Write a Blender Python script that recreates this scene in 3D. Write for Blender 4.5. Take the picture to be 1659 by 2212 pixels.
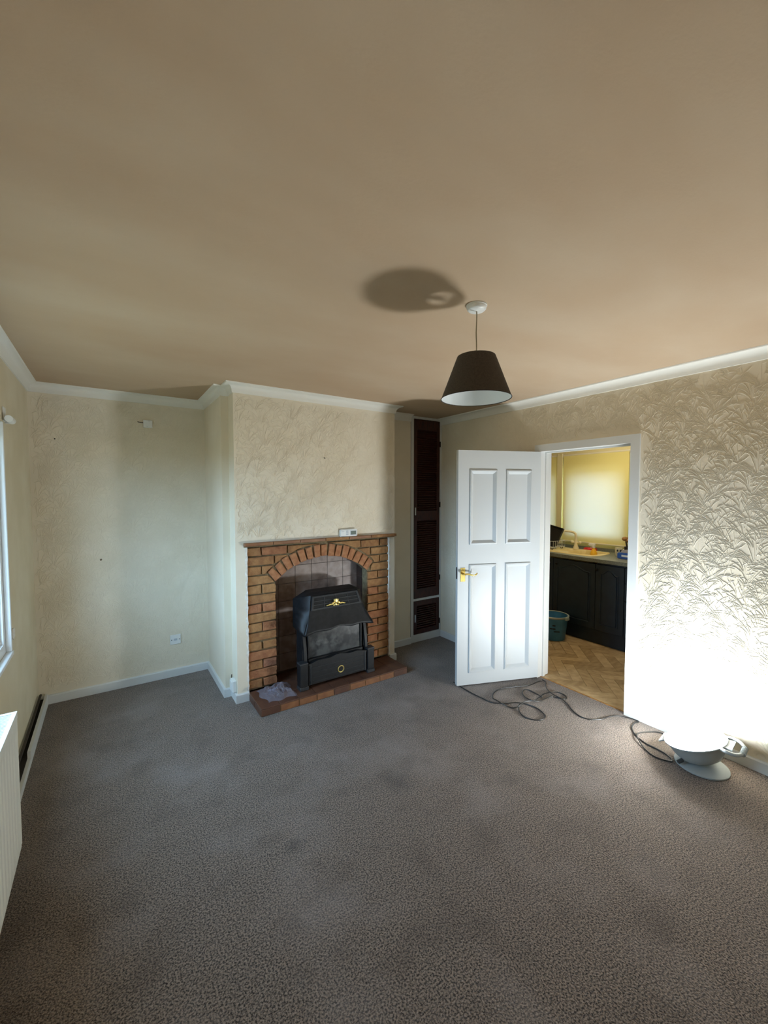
import bpy, bmesh, math, random
from mathutils import Vector, Matrix
random.seed(7)
for o in list(bpy.data.objects): bpy.data.objects.remove(o)
scene = bpy.context.scene
COL = scene.collection
PI = math.pi

# ------------------------------------------------------------------ camera
F_PX, PITCH, YAW, ROLL, CAM_H = 889.06, -0.0446, 0.5903, -0.0008, 1.6287
cd = bpy.data.cameras.new('camera'); cam = bpy.data.objects.new('camera', cd); COL.objects.link(cam)
cd.sensor_fit = 'VERTICAL'; cd.sensor_height = 24.0; cd.lens = F_PX / 2212 * 24.0
cd.clip_start = 0.02; cd.clip_end = 200
fw = Vector((math.sin(YAW)*math.cos(PITCH), math.cos(YAW)*math.cos(PITCH), math.sin(PITCH)))
rt = Vector((math.cos(YAW), -math.sin(YAW), 0)); up = rt.cross(fw)
r2 = rt*math.cos(ROLL) + up*math.sin(ROLL); u2 = -rt*math.sin(ROLL) + up*math.cos(ROLL)
cam.matrix_world = Matrix(((r2.x, u2.x, -fw.x, 0), (r2.y, u2.y, -fw.y, 0), (r2.z, u2.z, -fw.z, CAM_H), (0, 0, 0, 1)))
scene.camera = cam

# ------------------------------------------------------------------ sky and exposure
SKY_STRENGTH = 15.5
LAMP_STRENGTH = 180.0
world = bpy.data.worlds.new('World'); scene.world = world; world.use_nodes = True
wn = world.node_tree; bg = wn.nodes['Background']
tc = wn.nodes.new('ShaderNodeTexCoord'); sx_ = wn.nodes.new('ShaderNodeSeparateXYZ'); mr_ = wn.nodes.new('ShaderNodeMapRange'); mx_ = wn.nodes.new('ShaderNodeMix')
mx_.data_type = 'RGBA'; mr_.inputs[1].default_value = -.03; mr_.inputs[2].default_value = .03
mx_.inputs[6].default_value = (0.10, 0.11, 0.09, 1); mx_.inputs[7].default_value = (0.45, 0.70, 1.0, 1)   # ground below the horizon, overcast sky above
wn.links.new(tc.outputs['Generated'], sx_.inputs[0]); wn.links.new(sx_.outputs['Z'], mr_.inputs[0]); wn.links.new(mr_.outputs[0], mx_.inputs[0])
wn.links.new(mx_.outputs[2], bg.inputs[0]); bg.inputs[1].default_value = SKY_STRENGTH
scene.view_settings.view_transform = 'Standard'; scene.view_settings.look = 'None'
scene.view_settings.gamma = 1.0; scene.view_settings.use_curve_mapping = False
scene.view_settings.exposure = 0.28

# ------------------------------------------------------------------ room dimensions (metres)
XL, XR = -0.481, 3.132            # left and right wall faces
YB, YF, YC, YN = 4.050, 3.240, 3.512, -1.25   # back wall, chimney front, right alcove, wall behind the camera
XB0, XB1, XP = 0.800, 2.293, 0.745  # chimney breast, pilaster step
H, CZ = 2.46, 2.397
WIN_Y0, WIN_Y1, WIN_Z0, WIN_Z1 = 1.70, 3.095, 0.735, 2.03
DY0, DY1, DZ = 1.480, 2.215, 1.99  # doorway opening
KX, KY0, KY1 = 4.98, 0.55, 4.60     # kitchen window wall and ends
WT = 0.12

def portal(name, loc, rot, sx, sy):
    l = bpy.data.lights.new(name, 'AREA'); l.shape = 'RECTANGLE'; l.size = sx; l.size_y = sy
    l.cycles.is_portal = True
    o = bpy.data.objects.new(name, l); COL.objects.link(o); o.location = loc; o.rotation_euler = rot
portal('window_daylight_portal', (XL-0.26, (WIN_Y0+WIN_Y1)/2, (WIN_Z0+WIN_Z1)/2), (0, -PI/2, 0), WIN_Z1-WIN_Z0, WIN_Y1-WIN_Y0)

# ------------------------------------------------------------------ materials
def lin(r, g, b):
    f = lambda c: (c/255/12.92) if c/255 <= 0.04045 else ((c/255+0.055)/1.055)**2.4
    return (f(r), f(g), f(b), 1.0)
M = {}
def mat(name, col, rough=0.6, metal=0.0, var=None, vscale=20, vdetail=4, vlo=0.35, vhi=0.65, bump=0.0, bscale=100, bdetail=3, bdist=0.002,
        spec=0.5, coat=0.0, var2=None, v2scale=3, v2lo=0.45, v2hi=0.7, stretch=None):
    m = bpy.data.materials.new(name); m.use_nodes = True; nt = m.node_tree
    b = nt.nodes['Principled BSDF']
    b.inputs['Base Color'].default_value = col; b.inputs['Roughness'].default_value = rough; b.inputs['Metallic'].default_value = metal
    b.inputs['Specular IOR Level'].default_value = spec; b.inputs['Coat Weight'].default_value = coat
    geo = nt.nodes.new('ShaderNodeNewGeometry'); src = geo.outputs['Position']
    if stretch:
        mp = nt.nodes.new('ShaderNodeMapping'); mp.inputs['Scale'].default_value = stretch
        nt.links.new(src, mp.inputs['Vector']); src = mp.outputs['Vector']
    def noise(scale, detail):
        n = nt.nodes.new('ShaderNodeTexNoise'); n.inputs['Scale'].default_value = scale; n.inputs['Detail'].default_value = detail
        nt.links.new(src, n.inputs['Vector']); return n
    last = None
    def mixin(colb, n, lo, hi, last):
        mr = nt.nodes.new('ShaderNodeMapRange'); mr.inputs[1].default_value = lo; mr.inputs[2].default_value = hi
        nt.links.new(n.outputs['Fac'], mr.inputs[0])
        mx = nt.nodes.new('ShaderNodeMix'); mx.data_type = 'RGBA'
        if last is None: mx.inputs[6].default_value = col
        else: nt.links.new(last, mx.inputs[6])
        mx.inputs[7].default_value = colb
        nt.links.new(mr.outputs[0], mx.inputs[0]); return mx.outputs[2]
    if var: last = mixin(var, noise(vscale, vdetail), vlo, vhi, last)
    if var2: last = mixin(var2, noise(v2scale, 5), v2lo, v2hi, last)
    if last: nt.links.new(last, b.inputs['Base Color'])
    if bump:
        n = noise(bscale, bdetail); bp = nt.nodes.new('ShaderNodeBump'); bp.inputs['Strength'].default_value = bump
        bp.inputs['Distance'].default_value = bdist
        nt.links.new(n.outputs['Fac'], bp.inputs['Height']); nt.links.new(bp.outputs['Normal'], b.inputs['Normal'])
    M[name] = m; return m

mat('plaster_ceiling', lin(192, 168, 141), 0.9, var=lin(199, 178, 153), vscale=1.6, vdetail=7, vlo=.40, vhi=.75, var2=lin(185, 159, 132), v2scale=0.9, v2lo=.45, v2hi=.8, bump=.25, bscale=60, bdist=.002, spec=.2, stretch=(1, 1.8, 1))
mat('wallpaper', lin(234, 224, 204), 0.75, var=lin(227, 216, 194), vscale=3, vdetail=5, bump=.25, bscale=260, bdist=.0012, spec=.25)
mat('wallpaper_left', lin(222, 211, 186), 0.75, var=lin(212, 199, 170), vscale=3, vdetail=5, bump=.5, bscale=110, bdist=.003, spec=.25)
mat('white_paint', lin(216, 217, 215), 0.45, bump=.06, bscale=60, bdist=.002)
mat('door_gloss', lin(196, 200, 202), 0.45, bump=.10, bscale=26, bdist=.002, stretch=(1, 1, .35))
mat('cornice_white', lin(232, 229, 220), 0.7, bump=.1, bscale=70, bdist=.002)
mat('upvc', lin(235, 238, 240), 0.3)
mat('plaster_edge', lin(222, 214, 200), .85, var=lin(240, 238, 232), vscale=45, bump=.8, bscale=70, bdist=.006)
mat('mortar', lin(138, 122, 92), .95, var=lin(110, 96, 72), vscale=30, bump=.8, bscale=150, bdist=.004)
BR = [mat('brick_ochre', lin(164, 120, 76), .9, var=lin(138, 96, 60), vscale=22, bump=.9, bscale=90, bdist=.006),
      mat('brick_orange', lin(166, 114, 78), .9, var=lin(144, 94, 62), vscale=25, bump=.9, bscale=80, bdist=.006),
      mat('brick_rose', lin(160, 112, 86), .9, var=lin(136, 90, 66), vscale=20, bump=.9, bscale=85, bdist=.006),
      mat('brick_buff', lin(172, 130, 84), .9, var=lin(148, 106, 66), vscale=24, bump=.9, bscale=80, bdist=.006)]
mat('arch_brick', lin(176, 124, 84), .9, var=lin(154, 100, 66), vscale=28, bump=.8, bscale=90, bdist=.005)
HT = [mat('quarry_tile_brown', lin(98, 66, 50), .45, var=lin(82, 54, 42), vscale=14, bump=.15, bscale=50),
      mat('quarry_tile_tan', lin(142, 98, 62), .5, var=lin(124, 80, 52), vscale=16, bump=.15, bscale=50)]
mat('grout', lin(150, 124, 92), .9)
mat('grout_dark', lin(92, 74, 64), .9)
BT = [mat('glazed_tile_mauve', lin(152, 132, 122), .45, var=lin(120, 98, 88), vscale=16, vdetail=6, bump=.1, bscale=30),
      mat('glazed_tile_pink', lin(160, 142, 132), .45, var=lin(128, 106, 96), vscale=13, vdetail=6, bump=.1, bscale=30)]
mat('recess_shaded_tile', lin(70, 46, 34), .7, var=lin(50, 34, 26), vscale=12)  # recess side tiles, their unlit dimness put into a darker brown
mat('cast_black', lin(15, 16, 18), .5, spec=.35, var=lin(27, 28, 31), vscale=30, bump=.15, bscale=90)
mat('cast_lit_edge', lin(52, 54, 57), .4, var=lin(40, 42, 45), vscale=40)  # lighter cast metal: light caught by raised parts is put into the colour
mat('black_void', lin(8, 8, 9), .7)
mat('smoky_glass', lin(78, 80, 80), .25, var=lin(40, 42, 44), vscale=16, vdetail=6, vlo=.4, vhi=.62, var2=lin(120, 122, 120), v2scale=9, v2lo=.6, v2hi=.8)
mat('brass', lin(240, 214, 130), .25, 1.0)
mat('brass_pale', lin(250, 224, 140), .35, .9)
mat('white_plastic', lin(232, 232, 228), .35)
mat('aged_plastic', lin(222, 214, 190), .45)
mat('lcd', lin(112, 122, 112), .2)
mat('button_grey', lin(190, 194, 198), .4)
mat('mahogany', lin(72, 30, 18), .4, var=lin(46, 18, 12), vscale=18, stretch=(6, 6, 1), spec=.4)
mat('dark_metal', lin(28, 24, 22), .45, .6)
mat('steel', lin(190, 190, 190), .3, 1.0)
mat('shade_taupe', lin(78, 68, 58), .85, var=lin(66, 57, 48), vscale=160)
mat('shade_lining', lin(232, 236, 236), .6)
mat('flex_cord', lin(168, 156, 132), .5)
mat('radiator_white', lin(232, 232, 222), .35)
mat('radiator_dark', lin(90, 92, 92), .6)
mat('lamp_grey', lin(158, 164, 164), .5)
mat('lamp_dark', lin(60, 64, 66), .5)
mat('cable_black', lin(30, 29, 29), .4, spec=.6)
mat('copper_dark', lin(52, 40, 30), .5, .4)
mat('wall_filler', lin(112, 92, 70), .9)
mat('gap_shade', lin(38, 32, 26), .95)
mat('pvc_grey', lin(120, 124, 124), .5)
# kitchen
mat('kitchen_wall', lin(222, 211, 164), .8)
mat('kitchen_ceiling', lin(226, 214, 170), .8)
PK = [mat('plank_oak_%s' % n, c, .4, var=v, vscale=9, vdetail=6, bump=.08, bscale=60, stretch=s) for n, c, v, s in (
      ('honey', lin(186, 160, 120), lin(158, 130, 94), (3, 1, 1)), ('tan', lin(172, 146, 108), lin(146, 120, 84), (1, 3, 1)), ('light', lin(198, 172, 132), lin(174, 146, 108), (2, 2, 1)))]
mat('plank_gap', lin(84, 62, 40), .8)
mat('navy_cabinet', lin(26, 40, 52), .42, var=lin(20, 32, 44), vscale=10)
mat('worktop_grey', lin(128, 130, 116), .4, var=lin(96, 98, 88), vscale=160, vdetail=2)
mat('sink_beige', lin(222, 200, 140), .4)
mat('tap_cream', lin(226, 214, 176), .35)
mat('bucket_blue', lin(66, 128, 168), .45, var=lin(54, 112, 150), vscale=12)
mat('bucket_rim', lin(150, 160, 150), .5)
mat('mark_dark', lin(22, 34, 44), .6)
mat('rack_white', lin(214, 214, 206), .4)
mat('enamel_black', lin(14, 14, 15), .35)
mat('spray_yellow', lin(236, 178, 40), .35)
mat('red_cloth', lin(196, 44, 40), .7)
mat('mug_cream', lin(226, 220, 196), .3)
mat('wood_brush', lin(176, 126, 66), .6, var=lin(130, 88, 42), vscale=30)
mat('pot_dark', lin(36, 30, 26), .5)
mat('cloth_grey', lin(120, 118, 126), .9)
mat('packet_blue', lin(40, 86, 170), .4)
mat('packet_white', lin(214, 222, 232), .4)

# carpet: cut pile with worn pale patches and dark stains
def carpet_material():
    m = bpy.data.materials.new('carpet'); m.use_nodes = True; nt = m.node_tree; b = nt.nodes['Principled BSDF']
    L = nt.links.new; N = nt.nodes.new
    geo = N('ShaderNodeNewGeometry')
    def noise(s, d=2, vec=None):
        n = N('ShaderNodeTexNoise'); n.inputs['Scale'].default_value = s; n.inputs['Detail'].default_value = d
        L(vec or geo.outputs['Position'], n.inputs['Vector']); return n.outputs['Fac']
    def rng(x, a, c, lo=0, hi=1):
        r = N('ShaderNodeMapRange'); r.inputs[1].default_value = a; r.inputs[2].default_value = c; r.inputs[3].default_value = lo; r.inputs[4].default_value = hi
        L(x, r.inputs[0]); return r.outputs[0]
    def mix(f, a, c):
        x = N('ShaderNodeMix'); x.data_type = 'RGBA'
        for s, v in ((0, f), (6, a), (7, c)):
            if isinstance(v, (tuple, float, int)): x.inputs[s].default_value = v
            else: L(v, x.inputs[s])
        return x.outputs[2]
    c = mix(rng(noise(155, 3), .40, .60), lin(42, 34, 30), lin(140, 123, 110))
    c = mix(rng(noise(420, 1), .56, .74, 0, .7), c, lin(172, 156, 140))
    c = mix(rng(noise(2.2, 6), .50, .76, 0, .42), c, lin(150, 140, 136))
    c = mix(rng(noise(5.0, 4), .52, .80, 0, .55), c, lin(70, 58, 50))
    for (x, y, r, a) in ((1.32, 1.83, .10, .5), (.676, 1.762, .05, .45), (2.0, 2.75, .16, .35)):
        v = N('ShaderNodeVectorMath'); v.operation = 'DISTANCE'; v.inputs[1].default_value = (x, y, 0)
        L(geo.outputs['Position'], v.inputs[0])
        add = N('ShaderNodeMath'); add.operation = 'MULTIPLY_ADD'; L(noise(14, 4), add.inputs[0]); add.inputs[1].default_value = .12
        L(v.outputs['Value'], add.inputs[2])
        c = mix(rng(add.outputs[0], r+.07, .045, 0, a), c, lin(46, 40, 36))
    L(c, b.inputs['Base Color']); b.inputs['Roughness'].default_value = .95; b.inputs['Specular IOR Level'].default_value = .15
    b.inputs['Sheen Weight'].default_value = .25; b.inputs['Sheen Roughness'].default_value = .5
    bp = N('ShaderNodeBump'); bp.inputs['Strength'].default_value = .9; bp.inputs['Distance'].default_value = .006
    L(noise(170, 3), bp.inputs['Height']); L(bp.outputs['Normal'], b.inputs['Normal'])
    M['carpet'] = m
carpet_material()
def glass_material(name, col, alpha):
    m = bpy.data.materials.new(name); m.use_nodes = True; nt = m.node_tree; nt.nodes.remove(nt.nodes['Principled BSDF'])
    t = nt.nodes.new('ShaderNodeBsdfTransparent'); t.inputs[0].default_value = col
    g = nt.nodes.new('ShaderNodeBsdfGlossy'); g.inputs['Roughness'].default_value = .02
    x = nt.nodes.new('ShaderNodeMixShader'); x.inputs[0].default_value = alpha
    nt.links.new(t.outputs[0], x.inputs[1]); nt.links.new(g.outputs[0], x.inputs[2])
    nt.links.new(x.outputs[0], nt.nodes['Material Output'].inputs[0]); M[name] = m
glass_material('window_glass', (.95, .98, .98, 1), .06)
def film_material():
    m = bpy.data.materials.new('plastic_film'); m.use_nodes = True; nt = m.node_tree; b = nt.nodes['Principled BSDF']
    b.inputs['Base Color'].default_value = lin(176, 172, 184); b.inputs['Roughness'].default_value = .16
    t = nt.nodes.new('ShaderNodeBsdfTransparent'); t.inputs[0].default_value = (.86, .82, .88, 1)
    x = nt.nodes.new('ShaderNodeMixShader'); x.inputs[0].default_value = .30
    nt.links.new(t.outputs[0], x.inputs[1]); nt.links.new(b.outputs[0], x.inputs[2])
    nt.links.new(x.outputs[0], nt.nodes['Material Output'].inputs[0]); M['plastic_film'] = m
film_material()
def blind_material():
    m = bpy.data.materials.new('blind_cloth'); m.use_nodes = True; nt = m.node_tree; nt.nodes.remove(nt.nodes['Principled BSDF'])
    d = nt.nodes.new('ShaderNodeBsdfDiffuse'); d.inputs[0].default_value = lin(234, 221, 146)
    t = nt.nodes.new('ShaderNodeBsdfTranslucent'); t.inputs[0].default_value = lin(244, 232, 216)
    x = nt.nodes.new('ShaderNodeMixShader'); x.inputs[0].default_value = .12
    nt.links.new(d.outputs[0], x.inputs[1]); nt.links.new(t.outputs[0], x.inputs[2])
    nt.links.new(x.outputs[0], nt.nodes['Material Output'].inputs[0]); M['blind_cloth'] = m
blind_material()
def emit(name, col, s):
    m = bpy.data.materials.new(name); m.use_nodes = True; nt = m.node_tree; nt.nodes.remove(nt.nodes['Principled BSDF'])
    e = nt.nodes.new('ShaderNodeEmission'); e.inputs[0].default_value = col; e.inputs[1].default_value = s
    nt.links.new(e.outputs[0], nt.nodes['Material Output'].inputs[0]); M[name] = m
emit('lamp_glow', (0.90, 0.97, 1.0, 1), LAMP_STRENGTH)

# ------------------------------------------------------------------ mesh helpers
A = {}                      # author-space origin of each object
def root(name, loc, label=None, cat=None, group=None, kind=None, rz=0.0, local=False):
    o = bpy.data.objects.new(name, None); COL.objects.link(o); o.location = loc; o.rotation_euler = (0, 0, rz)
    o.empty_display_size = .05
    A[o] = Vector((0, 0, 0)) if local else Vector(loc)
    return tag(o, label, cat, group, kind)
def tag(o, label=None, cat=None, group=None, kind=None):
    for k, v in (('label', label), ('category', cat), ('group', group), ('kind', kind)):
        if v: o[k] = v
    return o
class MB:
    def __init__(s): s.v = []; s.f = []
    def add(s, vs, fs):
        n = len(s.v); s.v += [Vector(a) for a in vs]; s.f += [tuple(i+n for i in f) for f in fs]; return s
    def box(s, x0, x1, y0, y1, z0, z1):
        return s.add([(x0,y0,z0),(x1,y0,z0),(x1,y1,z0),(x0,y1,z0),(x0,y0,z1),(x1,y0,z1),(x1,y1,z1),(x0,y1,z1)],
                     [(0,3,2,1),(4,5,6,7),(0,1,5,4),(1,2,6,5),(2,3,7,6),(3,0,4,7)])
    def prism(s, pts, d):            # pts: closed 3-D polygon (convex or simple), d: extrusion vector
        n = len(pts); d = Vector(d); a = [Vector(p) for p in pts]
        return s.add(a + [p+d for p in a], [tuple(range(n))[::-1], tuple(range(n, 2*n))] + [(i, (i+1) % n, n+(i+1) % n, n+i) for i in range(n)])
    def lathe(s, prof, c=(0,0,0), seg=24, closed=False, a0=0.0, a1=2*PI):   # prof: (r,z) pairs about the z axis
        c = Vector(c); full = abs(a1-a0-2*PI) < 1e-6; n = seg if full else seg+1; vs = []; fs = []
        for i in range(n):
            a = a0+(a1-a0)*i/seg
            for r, z in prof: vs.append(c+Vector((r*math.cos(a), r*math.sin(a), z)))
        k = len(prof)
        for i in range(seg):
            j = (i+1) % n
            for q in range(k if closed else k-1):
                w = (q+1) % k; fs.append((i*k+q, j*k+q, j*k+w, i*k+w))
        return s.add(vs, fs)
    def tube(s, path, r, seg=8, closed=False, cap=True):
        P = [Vector(p) for p in path]; n = len(P); vs = []; fs = []; nrm = None
        for i in range(n):
            if closed: t = P[(i+1) % n]-P[i-1]
            else: t = P[min(i+1, n-1)]-P[max(i-1, 0)]
            t.normalize()
            if nrm is None:
                nrm = t.cross(Vector((0,0,1)))
                if nrm.length < .1: nrm = t.cross(Vector((1,0,0)))
            nrm = (nrm - t*nrm.dot(t)).normalized(); b = t.cross(nrm)
            rr = r[i] if isinstance(r, (list, tuple)) else r
            for k in range(seg):
                a = 2*PI*k/seg; vs.append(P[i]+(nrm*math.cos(a)+b*math.sin(a))*rr)
        for i in range(n if closed else n-1):
            j = (i+1) % n
            for k in range(seg): fs.append((i*seg+k, i*seg+(k+1) % seg, j*seg+(k+1) % seg, j*seg+k))
        if cap and not closed: fs += [tuple(range(seg))[::-1], tuple(range((n-1)*seg, n*seg))]
        return s.add(vs, fs)
    def ball(s, c, rx, ry, rz, u=12, v=8):
        vs = []; fs = []; c = Vector(c)
        for j in range(v+1):
            t = PI*j/v
            for i in range(u):
                a = 2*PI*i/u; vs.append(c+Vector((rx*math.sin(t)*math.cos(a), ry*math.sin(t)*math.sin(a), rz*math.cos(t))))
        for j in range(v):
            for i in range(u): fs.append((j*u+i, (j+1)*u+i, (j+1)*u+(i+1) % u, j*u+(i+1) % u))
        return s.add(vs, fs)
    def xf(s, mtx): s.v = [mtx @ v for v in s.v]; return s
    def mesh(s, name, bevel=0, seg=1, smooth=False):
        lo = Vector([min(v[i] for v in s.v) for i in range(3)]); hi = Vector([max(v[i] for v in s.v) for i in range(3)])
        c = (lo+hi)/2
        me = bpy.data.meshes.new(name); me.from_pydata([v-c for v in s.v], [], s.f)
        bm = bmesh.new(); bm.from_mesh(me)
        bmesh.ops.remove_doubles(bm, verts=bm.verts, dist=1e-6)
        bmesh.ops.recalc_face_normals(bm, faces=bm.faces)
        if bevel: bmesh.ops.bevel(bm, geom=[e for e in bm.edges if e.is_manifold and e.calc_face_angle(0) > .5], offset=bevel, segments=seg, affect='EDGES', clamp_overlap=True)
        bm.to_mesh(me); bm.free()
        if smooth:
            for p in me.polygons: p.use_smooth = True
            try: me.set_sharp_from_angle(angle=math.radians(40))
            except Exception: pass
        return me, c
    def build(s, name, m, parent=None, bevel=0, seg=1, smooth=False, label=None, cat=None, group=None, kind=None):
        me, c = s.mesh(name, bevel, seg, smooth)
        me.materials.append(M[m] if isinstance(m, str) else m)
        o = bpy.data.objects.new(name, me); COL.objects.link(o)
        if parent: o.parent = parent; o.location = c-A[parent]
        else: o.location = c
        A[o] = c
        return tag(o, label, cat, group, kind)
def copy_at(o, author_pos, parent, rot=None):
    c = o.copy(); COL.objects.link(c); c.parent = parent
    c.location = Vector(author_pos)-(A[parent] if parent else Vector()); A[c] = Vector(author_pos)
    if rot: c.rotation_euler = rot
    return c
def spline(pts, n=6):
    P = [Vector(p) for p in pts]; out = []
    for i in range(len(P)-1):
        a, b, c, d = P[max(i-1, 0)], P[i], P[i+1], P[min(i+2, len(P)-1)]
        for k in range(n):
            t = k/n
            out.append(.5*((2*b)+(c-a)*t+(2*a-5*b+4*c-d)*t*t+(-a+3*b-3*c+d)*t**3))
    return out+[P[-1]]
def sweep(path, prof):               # wall-following moulding; room lies to the right of the path; prof: (distance from wall, z)
    n = len(path); mb = MB(); vs = []; k = len(prof)
    P = [Vector((x, y, 0)) for x, y in path]
    for i in range(n):
        d0 = (P[i]-P[i-1]).normalized() if i > 0 else None; d1 = (P[i+1]-P[i]).normalized() if i < n-1 else None
        if d0 is None: d0 = d1
        if d1 is None: d1 = d0
        n0 = Vector((d0.y, -d0.x, 0)); n1 = Vector((d1.y, -d1.x, 0))
        m = (n0+n1); m = m/max(m.dot(n0), 1e-6)
        for d, z in prof: vs.append(P[i]+m*d+Vector((0, 0, z)))
    fs = [(i*k+q, (i+1)*k+q, (i+1)*k+(q+1) % k, i*k+(q+1) % k) for i in range(n-1) for q in range(k)]
    fs += [tuple(range(k))[::-1], tuple(range((n-1)*k, n*k))]
    return mb.add(vs, fs)
def wall_rect(mb, fixed, t, a0, a1, z0, z1, holes, axis):   # solid wall with rectangular holes; axis 'x' = wall plane at x, runs along y
    cuts = sorted({a0, a1} | {h[0] for h in holes} | {h[1] for h in holes})
    for p, q_ in zip(cuts, cuts[1:]):
        hs = [h for h in holes if h[0] <= p+1e-6 and h[1] >= q_-1e-6]
        zz = [(z0, z1)]
        for h in hs: zz = [(z0, h[2]), (h[3], z1)]
        for u, w in zz:
            if w-u > 1e-4:
                if axis == 'x': mb.box(min(fixed, fixed+t), max(fixed, fixed+t), p, q_, u, w)
                else: mb.box(p, q_, min(fixed, fixed+t), max(fixed, fixed+t), u, w)
    return mb
S = dict(kind='structure')

# ------------------------------------------------------------------ shell
MB().box(XL-.1, XR+.03, YN-.1, YB+.1, -.06, 0).build('floor', 'carpet', label='worn brown cut-pile carpet floor with dark stains', cat='floor', **S)
MB().box(XL-.25, KX+.2, YN-.15, KY1+.15, H, H+.1).build('ceiling', 'plaster_ceiling', label='bare brown plastered ceiling with trowel marks', cat='ceiling', **S)
wall_rect(MB(), XL, -.26, YN-.12, YB+.12, 0, H, [(WIN_Y0, WIN_Y1, WIN_Z0, WIN_Z1)], 'x').build('wall_left', 'wallpaper_left', label='cream papered window wall on the left', cat='wall', **S)
MB().box(XL, XR, YB, YB+.12, 0, H).build('wall_back', 'wallpaper', label='cream embossed papered back wall of the left alcove', cat='wall', **S)
wall_right = wall_rect(MB(), XR, WT, YN-.12, KY1, 0, H, [(DY0-.03, DY1+.03, -.01, DZ+.03)], 'x').build('wall_right', 'wallpaper', label='right wall with fern-embossed cream wallpaper around the doorway', cat='wall', **S)
MB().box(XL, XR, YN-.12, YN, 0, H).build('wall_near', 'wallpaper', label='cream wall behind the viewer', cat='wall', **S)
# chimney breast: plaster strips beside the bricks, solid above, sides going back
BZ = 1.243; BX0, BX1 = 0.886, 2.228
cb = MB()
cb.box(XB0, XB1, YF, YF+.05, BZ, H)
cb.box(XB0, BX0, YF, YF+.30, 0, BZ).box(BX1, XB1, YF, YF+.30, 0, BZ)
cb.box(XB0, XB0+.06, YF+.05, 3.40, BZ, H).box(XP, XB0+.06, 3.395, YB, 0, H)
cb.box(XB1-.06, XB1, YF+.05, YC+.1, BZ, H).box(XB1-.06, XB1, YF+.30, YC+.1, 0, BZ)
wall_chimney = cb.build('wall_chimney', 'wallpaper', label='cream papered chimney breast above the brick fireplace', cat='wall', **S)
MB().box(XB1, 2.690, YC-.010, YC+.08, 0, H).build('wall_alcove', 'wallpaper', label='narrow papered wall between chimney breast and tall cupboard', cat='wall', **S)
MB().box(XB1-.06, XR, 3.97, 4.04, 0, H).build('wall_cupboard_back', 'wallpaper', label='wall hidden at the back of the louvred cupboard', cat='wall', **S)
# torn plaster edges either side of the bricks
for side, x0, sg in (('l', BX0, 1), ('r', BX1, -1)):
    pts = []; zt = 1.21; n = 46
    for i in range(n+1):
        z = .062+(zt-.062)*i/n; pts.append((x0+sg*(random.uniform(.000, .007)), YF-.0015, z))
    pts += [(x0-sg*.016, YF-.0015, zt), (x0-sg*.016, YF-.0015, .062)]
    mb = MB(); m2 = len(pts)
    for i in range(n):
        a, b = pts[i], pts[i+1]; mb.prism([(x0-sg*(.012+.006*math.sin(i*1.7)), a[1], a[2]), a, b, (x0-sg*(.012+.006*math.sin((i+1)*1.7)), b[1], b[2])], (0, .024, 0))
    mb.build('plaster_edge', 'plaster_edge', wall_chimney)

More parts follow.
